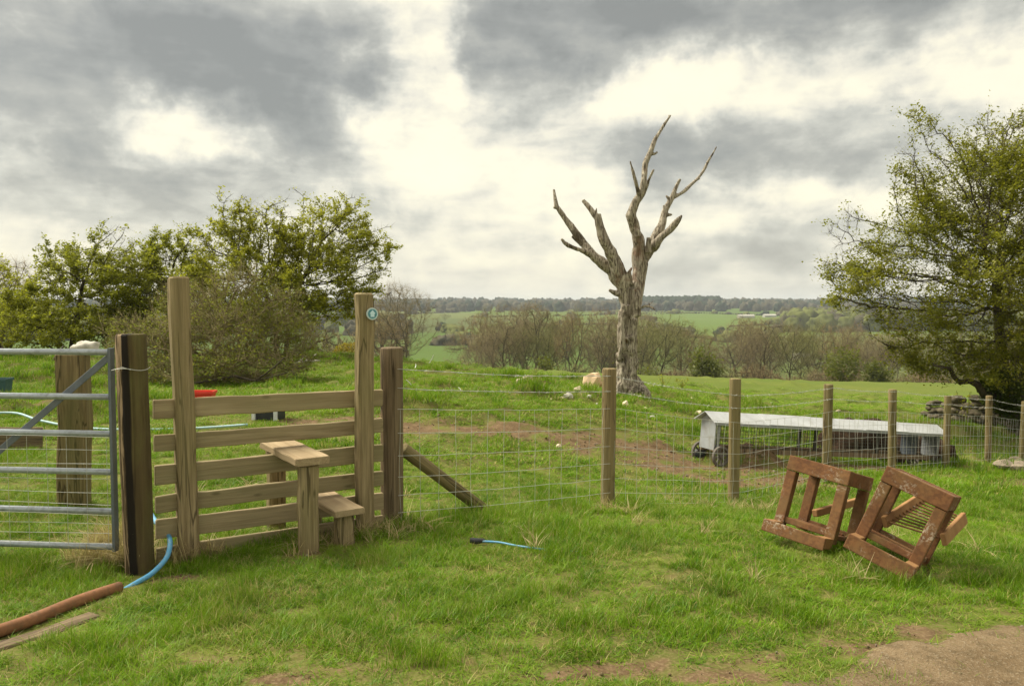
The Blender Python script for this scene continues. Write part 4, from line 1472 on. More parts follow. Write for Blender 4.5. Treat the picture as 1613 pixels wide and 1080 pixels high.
# ------------------------------------------------------------------ living trees
def colonize(att, roots, step, infl, kill, iters=90, rg=None, droop=0.0):
    """grow a branch skeleton towards the attractor points; returns nodes, parents"""
    N = [np.asarray(p, float) for p in roots]
    par = [-1] + list(range(len(roots) - 1))
    att = att.copy()
    best = np.full(len(att), 1e9)
    bi = np.zeros(len(att), int)
    new = list(range(len(N)))
    for it in range(iters):
        if not len(att):
            break
        Q = np.array([N[i] for i in new])
        d = np.sqrt(((att[:, None, :] - Q[None]) ** 2).sum(-1))
        j = d.argmin(1)
        dm = d[np.arange(len(att)), j]
        up = dm < best
        best[up] = dm[up]
        bi[up] = np.array(new)[j[up]]
        keep = best > kill
        att, best, bi = att[keep], best[keep], bi[keep]
        act = best < infl
        if not act.any():
            act = best < best.min() * 1.15 if len(best) else act
            if not act.any():
                break
        dirs = {}
        NA = np.array([N[i] for i in bi[act]])
        v = att[act] - NA
        v /= np.linalg.norm(v, axis=1, keepdims=True)
        for i, q in zip(bi[act], v):
            dirs[i] = dirs.get(i, 0) + q
        new = []
        for i, q in dirs.items():
            l = np.linalg.norm(q)
            if l < 1e-3:
                continue
            q = q / l + rg.normal(0, .16, 3) - np.array([0, 0, droop])
            q /= np.linalg.norm(q)
            N.append(N[i] + q * step)
            par.append(i)
            new.append(len(N) - 1)
        if not new:
            break
    return np.array(N), np.array(par)


def branch_mesh(N, par, tip, expo, rmax, sides=5, minr=0.0):
    n = len(N)
    ch = [[] for _ in range(n)]
    for i in range(1, n):
        if par[i] >= 0:
            ch[par[i]].append(i)
    r = np.zeros(n)
    for i in range(n - 1, -1, -1):
        r[i] = tip if not ch[i] else sum(r[c] ** expo for c in ch[i]) ** (1 / expo)
    r = np.minimum(r, rmax)
    V, F = [], []
    tot = 0
    stack = [(0, None)]
    while stack:
        s, pr = stack.pop()
        chain = ([pr] if pr is not None else []) + [s]
        cur = s
        while ch[cur]:
            cs = sorted(ch[cur], key=lambda c: -r[c])
            for c in cs[1:]:
                stack.append((c, cur))
            cur = cs[0]
            chain.append(cur)
        if len(chain) < 2:
            continue
        rr = r[chain].copy()
        if pr is not None:
            rr[0] = min(rr[0], rr[1] * 1.3)
        k = sides if rr.max() > tip * 3 else 3
        if rr.max() > rmax * .35:
            k = 9
        v, f = tube_arrays(N[chain], rr, k)
        V.append(v)
        F.append(f + tot)
        tot += len(v)
    return np.concatenate(V), np.concatenate(F), r, ch


def leaf_arrays(C, size, rg, up=.5, asp=.62, var=.35):
    n = len(C)
    nrm = rg.normal(0, 1, (n, 3))
    nrm[:, 2] = np.abs(nrm[:, 2]) + up
    nrm /= np.linalg.norm(nrm, axis=1, keepdims=True)
    a = np.cross(nrm, rg.normal(0, 1, (n, 3)))
    a /= np.linalg.norm(a, axis=1, keepdims=True)
    b = np.cross(nrm, a)
    s = size * (1 + var * rg.normal(0, 1, n))[:, None]
    V = np.stack([C - a * s * .5, C + b * s * .5 * asp - nrm * s * .06, C + a * s * .5, C - b * s * .5 * asp - nrm * s * .06], 1).reshape(-1, 3)
    F = np.arange(n * 4).reshape(-1, 4)
    return V, F


def ellipsoids(defs, n, rg, shell=.35):
    """attractors spread through a union of ellipsoids: (cx, cy, cz, rx, ry, rz)"""
    vol = np.array([d[3] * d[4] * d[5] for d in defs]) ** .75
    out = []
    for d, k in zip(defs, (vol / vol.sum() * n).astype(int) + 1):
        q = rg.normal(0, 1, (k, 3))
        q /= np.linalg.norm(q, axis=1, keepdims=True)
        q *= (rg.uniform(shell ** 3, 1, k) ** (1 / 3))[:, None]
        out.append(q * np.array(d[3:]) + np.array(d[:3]))
    return np.concatenate(out)


def twigs(N, idx, par, per, length, rad, rg, up=.25):
    """thin three-sided spurs leaving the outer branches"""
    ii = np.repeat(idx, per)
    n = len(ii)
    d0 = N[ii] - N[np.maximum(par[ii], 0)]
    d0 /= np.maximum(np.linalg.norm(d0, axis=1, keepdims=True), 1e-6)
    d = d0 * .7 + rg.normal(0, .65, (n, 3))
    d[:, 2] += up
    d /= np.linalg.norm(d, axis=1, keepdims=True)
    L = length * rg.uniform(.45, 1.25, n)[:, None]
    a = np.cross(d, rg.normal(0, 1, (n, 3)))
    a /= np.linalg.norm(a, axis=1, keepdims=True)
    b = np.cross(d, a)
    p = N[ii]
    tip = p + d * L + rg.normal(0, .12, (n, 3)) * L
    V = np.stack([p + a * rad, p - a * rad * .5 + b * rad * .87, p - a * rad * .5 - b * rad * .87, tip], 1).reshape(-1, 3)
    k = np.arange(n)[:, None] * 4
    F = np.concatenate([k + np.array([0, 1, 3]), k + np.array([1, 2, 3]), k + np.array([2, 0, 3])])
    return V, F, tip


def hawthorn(name, label, base, defs, roots, seed, natt=1500, step=.16, nleaf=30000, lsize=.07, leafmat='leaf_fresh', tip=.006, rmax=.2, group=None, spread=.10, shell=.3, twiglen=.28, barkmat='bark', droop=.0, expo=2.25, ntw=3):
    rg = np.random.default_rng(seed)
    att = ellipsoids(defs, natt, rg, shell)
    # stray shoots beyond the crown masses give the outline its spikes
    cen = np.array([q[:3] for q in defs]).mean(0)
    so = att[rg.choice(len(att), max(20, natt // 60))]
    do = so - cen
    do /= np.linalg.norm(do, axis=1, keepdims=True)
    so = so[(do[:, 2] > -.35)]
    do = do[(do[:, 2] > -.35)]
    att = np.concatenate([att] + [so + do * step * q + rg.normal(0, step * .5, so.shape) for q in (1.2, 2.2, 3.4)])
    N, par = colonize(att, roots, step, step * 9, step * 1.5, 120, rg, droop)
    V, F, r, ch = branch_mesh(N, par, tip, expo, rmax)
    t = thing(name, label, 'tree', base, 0, group)
    tr = link('trunk', mesh_arrays('trunk', V, F, True), barkmat, t)
    outer = np.where(r < tip * 3.2)[0]
    outer = outer[outer > len(roots)]
    TV, TF, tips = twigs(N, outer, par, ntw, twiglen, tip * .6, rg)
    print(name, len(N), len(outer))
    link('twigs', mesh_arrays('twigs', TV, TF), barkmat, tr)
    if nleaf:
        # leaves sit in small sprays along the spurs, with gaps between the sprays
        src = np.repeat(N[outer], ntw, 0)
        dens = fbm(tips * 1.7 + seed, seed, 3)
        w = np.clip(dens - .30, .03, 1) ** 2.3
        pick = rg.choice(len(tips), nleaf, p=w / w.sum())
        f = rg.uniform(.15, 1.08, nleaf)[:, None]
        C = src[pick] * (1 - f) + tips[pick] * f + rg.normal(0, spread * .45, (nleaf, 3)) * np.array([1, 1, .75])
        LV, LF = leaf_arrays(C, lsize, rg)
        link('crown', mesh_arrays('crown', LV, LF), leafmat, t)
    return t


def crown_px(base, d, blobs):
    """crown masses given as photograph pixels (u, v, half width, half height, depth offset) -> local ellipsoids"""
    k = d / FPX
    out = []
    for (u, v, rx, ry, dd) in blobs:
        p = at(u, v, d + dd) - base
        out.append((p[0], p[1], p[2], rx * k, max(rx, ry) * k * .85, ry * k))
    return out


def root_px(base, d, pts):
    return [at(u, v, d + dd) - base for (u, v, dd) in pts]


def gbase(u, v, d):
    p = at(u, v, d)
    p[2] = gz(p[0], p[1])
    return p


# right-hand tree
D = 18.0
bs = gbase(1592, 668, D)
hawthorn('hawthorn_tree', 'large spreading hawthorn with thin olive leaves at the right edge', bs,
         crown_px(bs, D, [(1590, 330, 130, 140, 0), (1500, 330, 95, 110, 0), (1580, 225, 90, 55, .3), (1420, 420, 90, 80, 0), (1340, 420, 45, 38, .2), (1320, 370, 22, 26, 0), (1345, 345, 26, 22, -.4),
                          (1450, 250, 50, 30, .2), (1470, 200, 35, 18, 0), (1430, 500, 80, 40, -.5), (1500, 540, 80, 55, -.6), (1360, 480, 50, 22, -.3), (1590, 520, 110, 70, -.8), (1420, 560, 40, 26, -.4), (1700, 380, 120, 190, .5),
                          (1680, 560, 80, 60, 0), (1560, 570, 50, 40, -.8), (1300, 436, 16, 12, 0), (1460, 590, 30, 12, -.5), (1590, 420, 90, 110, -1.3), (1520, 470, 90, 60, -1.0), (1400, 455, 80, 45, -.6), (1590, 580, 70, 40, -1.2), (1600, 280, 60, 90, -.8)]),
         root_px(bs, D, [(1594, 690, 0), (1592, 650, 0), (1586, 610, 0), (1580, 570, 0), (1575, 530, 0), (1572, 490, 0), (1568, 450, .1)]),
         101, 6000, .13, 150000, .053, 'leaf_right', .0056, .30, None, .13, .10, .28, expo=2.4, ntw=4)
bough = MB()
bp_ = [at(*q) - bs for q in [(1592, 640, 18), (1570, 625, 17.7), (1551, 622, 17.5), (1540, 606, 17.4), (1528, 600, 17.3), (1512, 602, 17.2), (1503, 594, 17.1), (1496, 580, 17.0), (1470, 575, 16.9)]]
bough.tube(bp_, [.16, .12, .09, .075, .065, .055, .05, .04, .02], 9)
tr_ = [o for o in bpy.data.objects if o.name.startswith('trunk') and o.parent and o.parent.get('label', '').startswith('large spreading')][0]
bough.build('low_bough', 'bark', tr_, True)
rg_ = np.random.default_rng(5)
C = ellipsoids(crown_px(bs, D, [(1590, 615, 45, 38, -.5), (1560, 600, 22, 14, -.5), (1605, 650, 30, 30, -.6)]), 5200, rg_, .3)
LV, LF = leaf_arrays(C, .075, rg_)
link('ivy', mesh_arrays('ivy', LV, LF), 'leaf_ivy', tr_.parent)

# hawthorns on the left
D = 26.0
bs = gbase(452, 562, D)
hawthorn('hawthorn_tree', 'fresh green hawthorn with tallest top reaching over the right stile post', bs,
         crown_px(bs, D, [(540, 345, 45, 42, 0), (520, 390, 70, 50, 0), (590, 385, 32, 26, .2), (585, 420, 38, 24, 0), (500, 450, 80, 45, -.5), (560, 460, 40, 22, -.3), (470, 400, 50, 50, 0), (540, 315, 14, 16, 0), (490, 330, 20, 20, .3), (530, 490, 40, 18, -.6), (615, 400, 12, 10, 0), (480, 500, 50, 24, -.3)]),
         root_px(bs, D, [(450, 572, 0), (452, 540, 0), (455, 510, 0), (462, 480, 0), (470, 450, 0)]),
         102, 2300, .165, 40000, .070, 'leaf_fresh', .0075, .2, 'green hawthorns on the mound at the left', .11, .25, .30)
bs = gbase(437, 563, 25.4)
hawthorn('hawthorn_tree', 'fresh green hawthorn rising directly behind the left tall stile post and thicket', bs,
         crown_px(bs, 25.4, [(385, 350, 45, 40, 0), (380, 318, 16, 18, 0), (420, 370, 45, 45, 0), (350, 390, 50, 45, .3), (400, 430, 70, 40, -.2), (345, 345, 16, 20, 0), (440, 330, 16, 20, 0), (330, 440, 50, 30, .4), (400, 490, 90, 40, .4)]),
         root_px(bs, 25.4, [(437, 572, 0), (436, 540, 0), (432, 510, 0), (424, 480, 0), (414, 450, 0)]),
         103, 2000, .165, 36000, .070, 'leaf_fresh', .0075, .2, 'green hawthorns on the mound at the left', .11, .25, .30)
bs = gbase(262, 570, 28)
hawthorn('hawthorn_tree', 'darker green hawthorn standing between the two tallest crowns at the left', bs,
         crown_px(bs, 28, [(290, 395, 50, 34, 0), (250, 420, 50, 40, 0), (320, 410, 40, 38, 0), (280, 450, 80, 45, -.4), (250, 500, 70, 50, -.6), (320, 500, 60, 45, 0), (245, 365, 8, 14, 0), (290, 362, 14, 12, 0)]),
         root_px(bs, 28, [(262, 580, 0), (262, 550, 0), (264, 520, 0), (266, 490, 0), (268, 465, 0)]),
         104, 1900, .18, 40000, .076, 'leaf_dark', .008, .2, 'green hawthorns on the mound at the left', .12, .2, .30)
bs = gbase(110, 572, 27)
hawthorn('hawthorn_tree', 'broad green hawthorn above the gate with rounded top against the sky', bs,
         crown_px(bs, 27, [(180, 385, 45, 36, 0), (110, 420, 55, 36, 0), (60, 425, 28, 16, 0), (150, 440, 80, 50, -.3), (70, 475, 70, 38, -.5), (110, 510, 110, 36, -.8), (200, 450, 50, 60, -.5), (180, 365, 14, 14, 0), (60, 525, 80, 26, -.8), (180, 520, 60, 36, -.8)]),
         root_px(bs, 27, [(112, 582, 0), (112, 555, 0), (116, 530, 0), (122, 500, 0), (126, 475, 0)]),
         105, 2400, .18, 52000, .076, 'leaf_dark', .008, .2, 'green hawthorns on the mound at the left', .12, .2, .30)
bs = gbase(10, 575, 30)
hawthorn('hawthorn_tree', 'yellow green leafy tree cut off by the left edge of the picture', bs,
         crown_px(bs, 30, [(5, 460, 50, 34, 0), (-60, 440, 70, 50, 0), (20, 500, 60, 40, -.3), (-60, 500, 90, 40, 0)]),
         root_px(bs, 30, [(0, 585, 0), (0, 555, 0), (-5, 530, 0), (-8, 505, 0)]),
         106, 1300, .19, 42000, .08, 'leaf_fresh', .008, .2, 'green hawthorns on the mound at the left', .12, .2, .30)
# bare thicket in front of them
bs = gbase(345, 612, 18.2)
D = 18.2
hawthorn('bare_thicket', 'dense tangle of bare brown branches behind the left tall stile post', bs,
         crown_px(bs, D, [(345, 535, 100, 55, 0), (250, 535, 60, 42, .2), (430, 515, 60, 50, .3), (310, 470, 50, 24, .2), (200, 545, 36, 38, 0), (400, 455, 30, 22, .2), (270, 480, 22, 26, 0), (450, 470, 26, 22, 0), (190, 510, 24, 16, 0), (490, 530, 22, 26, 0), (400, 575, 90, 36, -.5), (300, 590, 70, 26, -.6), (240, 585, 60, 24, -.2), (460, 560, 40, 36, .2), (370, 445, 40, 24, .3)]),
         root_px(bs, D, [(345, 622, 0), (345, 595, 0), (342, 575, 0), (338, 555, 0)]),
         107, 6500, .11, 15000, .055, 'leaf_thicket', .0065, .085, None, .12, .05, .36, 'thicket_twig', .05, expo=2.7, ntw=6)
tag(bpy.data.objects['bare_thicket'], cat='thicket')
low = MB()
for pts, r in [([(300, 605, 17.2), (370, 592, 16.9), (402, 600, 16.8), (432, 578, 16.7), (448, 563, 16.7)], .035), ([(402, 600, 16.8), (440, 590, 16.6), (460, 584, 16.5), (468, 596, 16.5)], .018),
               ([(180, 600, 18), (205, 590, 17.8), (235, 560, 17.6)], .03), ([(60, 600, 22), (100, 545, 23), (125, 560, 22.6)], .04)]:
    P = [at(*q) - bs for q in pts]
    low.tube(P, np.linspace(r, r * .35, len(P)), 6)
low.build('low_branch', 'bark', bpy.data.objects['bare_thicket'], True)


# ------------------------------------------------------------------ bare trees of the valley
def bare_variant(seed, H, W, natt, tip, mat, kind='tree', tw=4):
    rg = np.random.default_rng(seed)
    if kind == 'tree':
        n = rg.integers(5, 8)
        defs = [(rg.normal(0, W * .22), rg.normal(0, W * .22), H * rg.uniform(.5, .82), W * rg.uniform(.2, .34), W * rg.uniform(.2, .34), H * rg.uniform(.12, .22)) for _ in range(n)]
        defs.append((0, 0, H * .62, W * .4, W * .4, H * .36))
        roots = [(0, 0, -.6), (rg.normal(0, .1), 0, H * .08), (rg.normal(0, .15), rg.normal(0, .15), H * .17), (rg.normal(0, .25), rg.normal(0, .25), H * .26)]
    else:
        defs = [(rg.normal(0, W * .25), rg.normal(0, W * .2), H * rg.uniform(.35, .6), W * .28, W * .28, H * .34) for _ in range(5)]
        roots = [(0, 0, -.3), (0, 0, .1), (0, 0, .3)]
    att = ellipsoids(defs, natt, rg, .1)
    st = H / 26
    N, par = colonize(att, roots, st, st * 9, st * 1.35, 90, rg)
    V, F, r, ch = branch_mesh(N, par, tip, 2.3, H * .022, 4)
    outer = np.where(r < tip * 2.6)[0]
    outer = outer[outer > len(roots)]
    TV, TF, tips = twigs(N, outer, par, tw, H * .10, tip * .62, rg)
    return mesh_arrays('trunk', V, F, True), mesh_arrays('crown', TV, TF)


VAR = []
for s, (H, W, na, tip, bk, tw_) in enumerate([(10, 8.5, 1000, .014, 'bark_grey', 'twig_brown'), (10, 6.5, 850, .014, 'bark', 'twig_olive'), (10, 8.5, 950, .015, 'bark', 'twig_brown'),
                                              (10, 6, 800, .014, 'bark_grey', 'twig_red'), (10, 7, 850, .014, 'bark', 'twig_olive')]):
    a, c = bare_variant(200 + s, H, W, na, tip, None, 'tree', 7)
    a.materials.append(MATS[bk])
    c.materials.append(MATS[tw_])
    VAR.append((a, c))
BUSH = []
for s, tw_ in enumerate(['twig_red', 'twig_brown', 'twig_olive']):
    a, c = bare_variant(300 + s, 5, 6.5, 700, .018, None, 'bush', 5)
    a.materials.append(MATS['bark'])
    c.materials.append(MATS[tw_])
    BUSH.append((a, c))


def place(name, var, x, y, s, label, cat, group, rz, sx=1.0, dz=0.0):
    t = thing(name, label, cat, (x, y, gz(x, y) - .2 + dz), rz, group)
    t.scale = (s * sx, s * sx, s)
    link('trunk', var[0], None, t)
    link('crown', var[1], None, t)
    return t


# the round bare tree beyond the mound
x = (640 - 806) / FPX * 60
zt = EYE + (480 - 440) / FPX * 60
_a, _c = bare_variant(260, 10, 8.6, 1900, .0085, None, 'tree', 8)
_a.materials.append(MATS['bark_grey'])
_c.materials.append(MATS['twig_brown'])
place('bare_tree', (_a, _c), x, 60, (zt - gz(x, 60.0)) / 10, 'round leafless tree standing alone just right of the stile', 'tree', None, 1.0, 1.0)
# small bare tree peeping over at the far left
x = (2 - 806) / FPX * 45
place('bare_tree', VAR[3], x, 45, (EYE + (480 - 395) / FPX * 45 - gz(x, 45.0)) / 10, 'leafless tree top showing above the trees at the left edge', 'tree', None, 2.0)
VT_U = [670, 700, 740, 770, 800, 870, 980, 1020, 1095, 1112, 1145, 1162, 1220, 1300, 1340, 1420, 1520, 1640]
VT_V = [572, 548, 508, 490, 486, 490, 496, 500, 506, 552, 552, 510, 503, 515, 520, 528, 530, 520]
rg_ = np.random.default_rng(77)
ORD = ['first', 'second', 'third', 'fourth', 'fifth', 'sixth', 'seventh', 'eighth', 'ninth', 'tenth', 'eleventh', 'twelfth', 'thirteenth', 'fourteenth', 'fifteenth',
       'sixteenth', 'seventeenth', 'eighteenth', 'nineteenth', 'twentieth']
ORD = ORD + ['twenty-' + o for o in ORD[:9]] + ['thirtieth'] + ['thirty-' + o for o in ORD[:9]] + ['fortieth'] + ['forty-' + o for o in ORD[:9]]
_cnt = {}


def tree_label(row, u, left):
    k = _cnt.get((row, left), 0)
    _cnt[(row, left)] = k + 1
    return '%s leafless tree, counted from left, in the %s row of woods %s of dead trunk' % (ORD[k], ['front', 'middle', 'rear'][row], 'left' if left else 'right')


us = list(np.linspace(752, 1092, 10)) + list(np.linspace(1168, 1630, 13))
for row, (d0, dd) in enumerate([(104, 8), (128, 10), (160, 14)]):
    for i, u in enumerate(us):
        if row == 2 and i % 2:
            continue
        u_ = u + rg_.normal(0, 7) + row * 9
        d = d0 + rg_.normal(0, dd * .4)
        x = (u_ - 806) / FPX * d
        vt = np.interp(u_, VT_U, VT_V) + abs(rg_.normal(0, 14)) - 15 + (2 if row == 0 else 0) - row * 1.0
        H = EYE + (480 - vt) / FPX * d - gz(float(x), float(d)) + .2
        if H < 3 or 1108 < u_ < 1150 or rg_.uniform() < .06:
            continue
        left = u_ < 990
        place('bare_tree', VAR[(i * 2 + row * 3) % 5], float(x), float(d), H / 10,
              tree_label(row, u_, left), 'tree', 'leafless valley trees left of the dead trunk' if left else 'leafless valley trees right of the dead trunk', rg_.uniform(0, 6), rg_.uniform(.66, .95))
# scrub along the edge of the wood
for i, u in enumerate(np.linspace(668, 1640, 38)):
    d = 92 + rg_.normal(0, 3) + (4 if i % 2 else 0)
    u_ = u + rg_.normal(0, 5)
    x = (u_ - 806) / FPX * d
    top = np.interp(u_, [660, 690, 720, 780, 1000, 1640], [575, 566, 560, 566, 571, 575]) + rg_.normal(0, 7)
    H = EYE + (480 - top) / FPX * d - gz(float(x), float(d)) + .2
    k = [0, 1, 0, 2, 1][i % 5]
    place('scrub_bush', BUSH[k], float(x), float(d), H / 5, '%s leafless scrub bush, %s from the left along the front edge of the wood' % (['reddish', 'brown', 'olive'][k], ORD[i]),
          'bush', ['reddish scrub bushes', 'brown scrub bushes', 'olive scrub bushes'][k] + ' edging the valley wood', rg_.uniform(0, 6), rg_.uniform(.8, 1.1))
# a few green ivy-clad bushes in the wood edge
for i, (u, v, rx, ry) in enumerate([(868, 574, 16, 16), (1112, 560, 22, 26), (1328, 566, 24, 24), (1380, 572, 22, 14), (1010, 578, 20, 10)]):
    d = 88.0
    p = at(u, v, d)
    t = thing('green_bush', ['small dark green bush at the wood edge left of the dead tree', 'dark green bush at the wood edge below the gap in the trees', 'rounded bright green bush at the wood edge above the ark roof',
                             'low green bush at the wood edge beside the right hand tree', 'low green bush at the wood edge just right of the dead trunk'][i], 'bush', (p[0], p[1], gz(p[0], p[1])))
    rz_ = ry * d / FPX + (p[2] - t.location.z)
    w_ = rx * d / FPX
    C = ellipsoids([(rg_.normal(0, w_ * .55), rg_.normal(0, w_ * .4), rz_ * rg_.uniform(.25, .75), w_ * rg_.uniform(.3, .6), w_ * .5, rz_ * rg_.uniform(.18, .3)) for _ in range(7)], 3000, rg_, .2)
    C = C + rg_.normal(0, .35, C.shape)
    LV, LF = leaf_arrays(C, .26, rg_)
    link('crown', mesh_arrays('crown', LV, LF), 'leaf_bush', t)
    MB().tube([(0, 0, -.2), (.1, 0, rz_ * .5)], [.12, .05], 6).build('trunk', 'bark', t)
# bushes beyond the stile: brown hedge and yellow gorse
for (u, vt, d, k, sx, lab) in [(480, 505, 33, 1, .55, 'rounded brown leafless bush left of the distant field gap'), (560, 500, 70, 1, .7, 'thin brown bush in the valley seen left of the right stile post'), (608, 470, 140, 0, .8, 'dark brown leafless clump rising behind the round leafless tree')]:
    x = (u - 806) / FPX * d
    H = EYE + (480 - vt) / FPX * d - gz(float(x), float(d)) + .2
    place('brown_bush', BUSH[k], float(x), float(d), H / 5, lab, 'bush', None, u * .1, sx)
p = gbase(552, 562, 40)
t = thing('gorse_bush', 'yellow gorse bush glowing beyond the mound left of the stile post', 'bush', p)
hh = at(552, 540, 40)[2] - p[2]
C = ellipsoids([(0, 0, hh * .55, .9, .8, hh * .5)], 1500, rg_, .3)
LV, LF = leaf_arrays(C, .12, rg_)
link('crown', mesh_arrays('crown', LV, LF), 'leaf_gorse', t)
MB().tube([(0, 0, -.1), (0, 0, hh * .5)], [.06, .03], 6).build('trunk', 'bark', t)

# trees standing in the far fields and hedgerows
far_tr = [(852, 478, 497, 620), (700, 480, 496, 800), (930, 482, 498, 700), (950, 484, 500, 690), (1135, 486, 503, 560), (1152, 484, 502, 560), (1190, 485, 505, 520), (1205, 484, 503, 540),
          (1250, 486, 500, 640), (1104, 492, 510, 420), (1118, 500, 515, 350), (690, 482, 500, 560), (745, 483, 500, 640), (785, 483, 500, 600), (1060, 488, 504, 500), (1075, 487, 503, 510), (560, 490, 512, 330),
          (640, 478, 498, 500), (665, 480, 500, 520), (1030, 486, 500, 560), (1270, 478, 502, 420), (1290, 476, 502, 430), (1310, 478, 502, 440), (1330, 474, 502, 450), (1352, 476, 503, 450), (1250, 484, 503, 440),
          (900, 483, 499, 640), (820, 483, 499, 640), (1170, 486, 503, 560)]
far_tr.sort()
for i, (u, vt, vb, d) in enumerate(far_tr):
    x = (u - 806) / FPX * d
    g_ = gz(float(x), float(d))
    H = max(6.0, (vb - vt) / FPX * d)
    place('field_tree', VAR[i % 5], float(x), float(d), H / 10, 'dark leafless tree in the far fields, %s of them from the left' % ORD[i], 'tree', 'lone trees of the far fields', i * 1.1, 1.15, 0)
# far farm sheds
for i, (u, v, d, L, W, H) in enumerate([(1175, 494, 980, 20, 8, 2.6), (1212, 493, 1000, 15, 8, 2.4), (1238, 493, 1020, 11, 7, 2.4), (1262, 532, 330, 6, 4, 2.0)]):
    p = at(u, v, d)
    z0 = gz(float(p[0]), float(p[1]))
    t = thing('farm_shed', ['longest pale farm shed far off right of the dead tree', 'middle pale farm shed of the far farm', 'rightmost pale farm shed of the far farm', 'small pale shed low in the valley meadow'][i], 'shed', (p[0], p[1], z0), .1)
    MB().box((0, 0, H / 2 - .5), (L, W, H + 1)).build('wall', 'barn_wall', t)
    b = MB()
    b.add([(-L / 2 - .3, -W / 2 - .3, H), (L / 2 + .3, -W / 2 - .3, H), (L / 2 + .3, W / 2 + .3, H), (-L / 2 - .3, W / 2 + .3, H), (-L / 2 - .3, 0, H + W * .22), (L / 2 + .3, 0, H + W * .22)],
          [(0, 1, 5, 4), (3, 4, 5, 2), (0, 4, 3), (1, 2, 5), (0, 3, 2, 1)])
    b.build('roof', 'barn_wall' if i != 2 else 'barn_roof', t)
# pale field wall seen through the gap left of the stile post
p0_, p1_ = at(490, 522, 230), at(600, 518, 250)
t = thing('field_wall', 'pale far field wall crossing the gap left of the right stile post', 'wall', (p0_[0], p0_[1], 0))
b = MB()
q = [(x, y, gz(float(x), float(y))) for x, y in [(p0_[0] + (p1_[0] - p0_[0]) * t_, p0_[1] + (p1_[1] - p0_[1]) * t_) for t_ in np.linspace(0, 1, 14)]]
for a, c in zip(q[:-1], q[1:]):
    for (z0, z1, off) in ((-.4, 1.7, 0),):
        V = [(a[0], a[1] - .3, a[2] + z0), (c[0], c[1] - .3, c[2] + z0), (c[0], c[1] - .25, c[2] + z1), (a[0], a[1] - .25, a[2] + z1),
             (a[0], a[1] + .3, a[2] + z0), (c[0], c[1] + .3, c[2] + z0), (c[0], c[1] + .25, c[2] + z1), (a[0], a[1] + .25, a[2] + z1)]
        b.add([(v[0] - p0_[0], v[1] - p0_[1], v[2]) for v in V], [(0, 1, 2, 3), (5, 4, 7, 6), (3, 2, 6, 7)])
b.build('coursed_stone', 'barn_wall', t)


# ------------------------------------------------------------------ scattered stuff: geometry-node instances on points
def scatter(name, protos, P, rot, scl, idx, kind='stuff'):
    c = bpy.data.collections.new(name + '_kinds')
    for k, me in enumerate(protos):
        c.objects.link(bpy.data.objects.new('%s_kind_%02d' % (name, k), me))
    me = bpy.data.meshes.new(name)
    me.vertices.add(len(P))
    me.vertices.foreach_set('co', np.asarray(P, np.float32).ravel())
    for nm, arr, ty, fld in (('rot', rot, 'FLOAT_VECTOR', 'vector'), ('scl', scl, 'FLOAT_VECTOR', 'vector')):
        a = me.attributes.new(nm, ty, 'POINT')
        a.data.foreach_set(fld, np.asarray(arr, np.float32).ravel())
    a = me.attributes.new('idx', 'INT', 'POINT')
    a.data.foreach_set('value', np.asarray(idx, np.int32))
    me.update()
    o = link(name, me)
    ng = bpy.data.node_groups.new(name, 'GeometryNodeTree')
    ng.interface.new_socket('Geometry', in_out='INPUT', socket_type='NodeSocketGeometry')
    ng.interface.new_socket('Geometry', in_out='OUTPUT', socket_type='NodeSocketGeometry')
    nd = ng.nodes
    gi, go = nd.new('NodeGroupInput'), nd.new('NodeGroupOutput')
    ci = nd.new('GeometryNodeCollectionInfo')
    ci.inputs['Collection'].default_value = c
    ci.inputs['Separate Children'].default_value = True
    ci.inputs['Reset Children'].default_value = True
    ip = nd.new('GeometryNodeInstanceOnPoints')
    ip.inputs['Pick Instance'].default_value = True

    def attr(nm, ty):
        a = nd.new('GeometryNodeInputNamedAttribute')
        a.data_type = ty
        a.inputs['Name'].default_value = nm
        return [s for s in a.outputs if s.enabled][0]
    L = ng.links.new
    m2p = nd.new('GeometryNodeMeshToPoints')
    L(gi.outputs[0], m2p.inputs['Mesh'])
    L(m2p.outputs[0], ip.inputs['Points'])
    L(ci.outputs[0], ip.inputs['Instance'])
    L(attr('idx', 'INT'), ip.inputs['Instance Index'])
    L(attr('rot', 'FLOAT_VECTOR'), ip.inputs['Rotation'])
    L(attr('scl', 'FLOAT_VECTOR'), ip.inputs['Scale'])
    L(ip.outputs[0], go.inputs[0])
    md = o.modifiers.new('scatter', 'NODES')
    md.node_group = ng
    return tag(o, kind=kind)


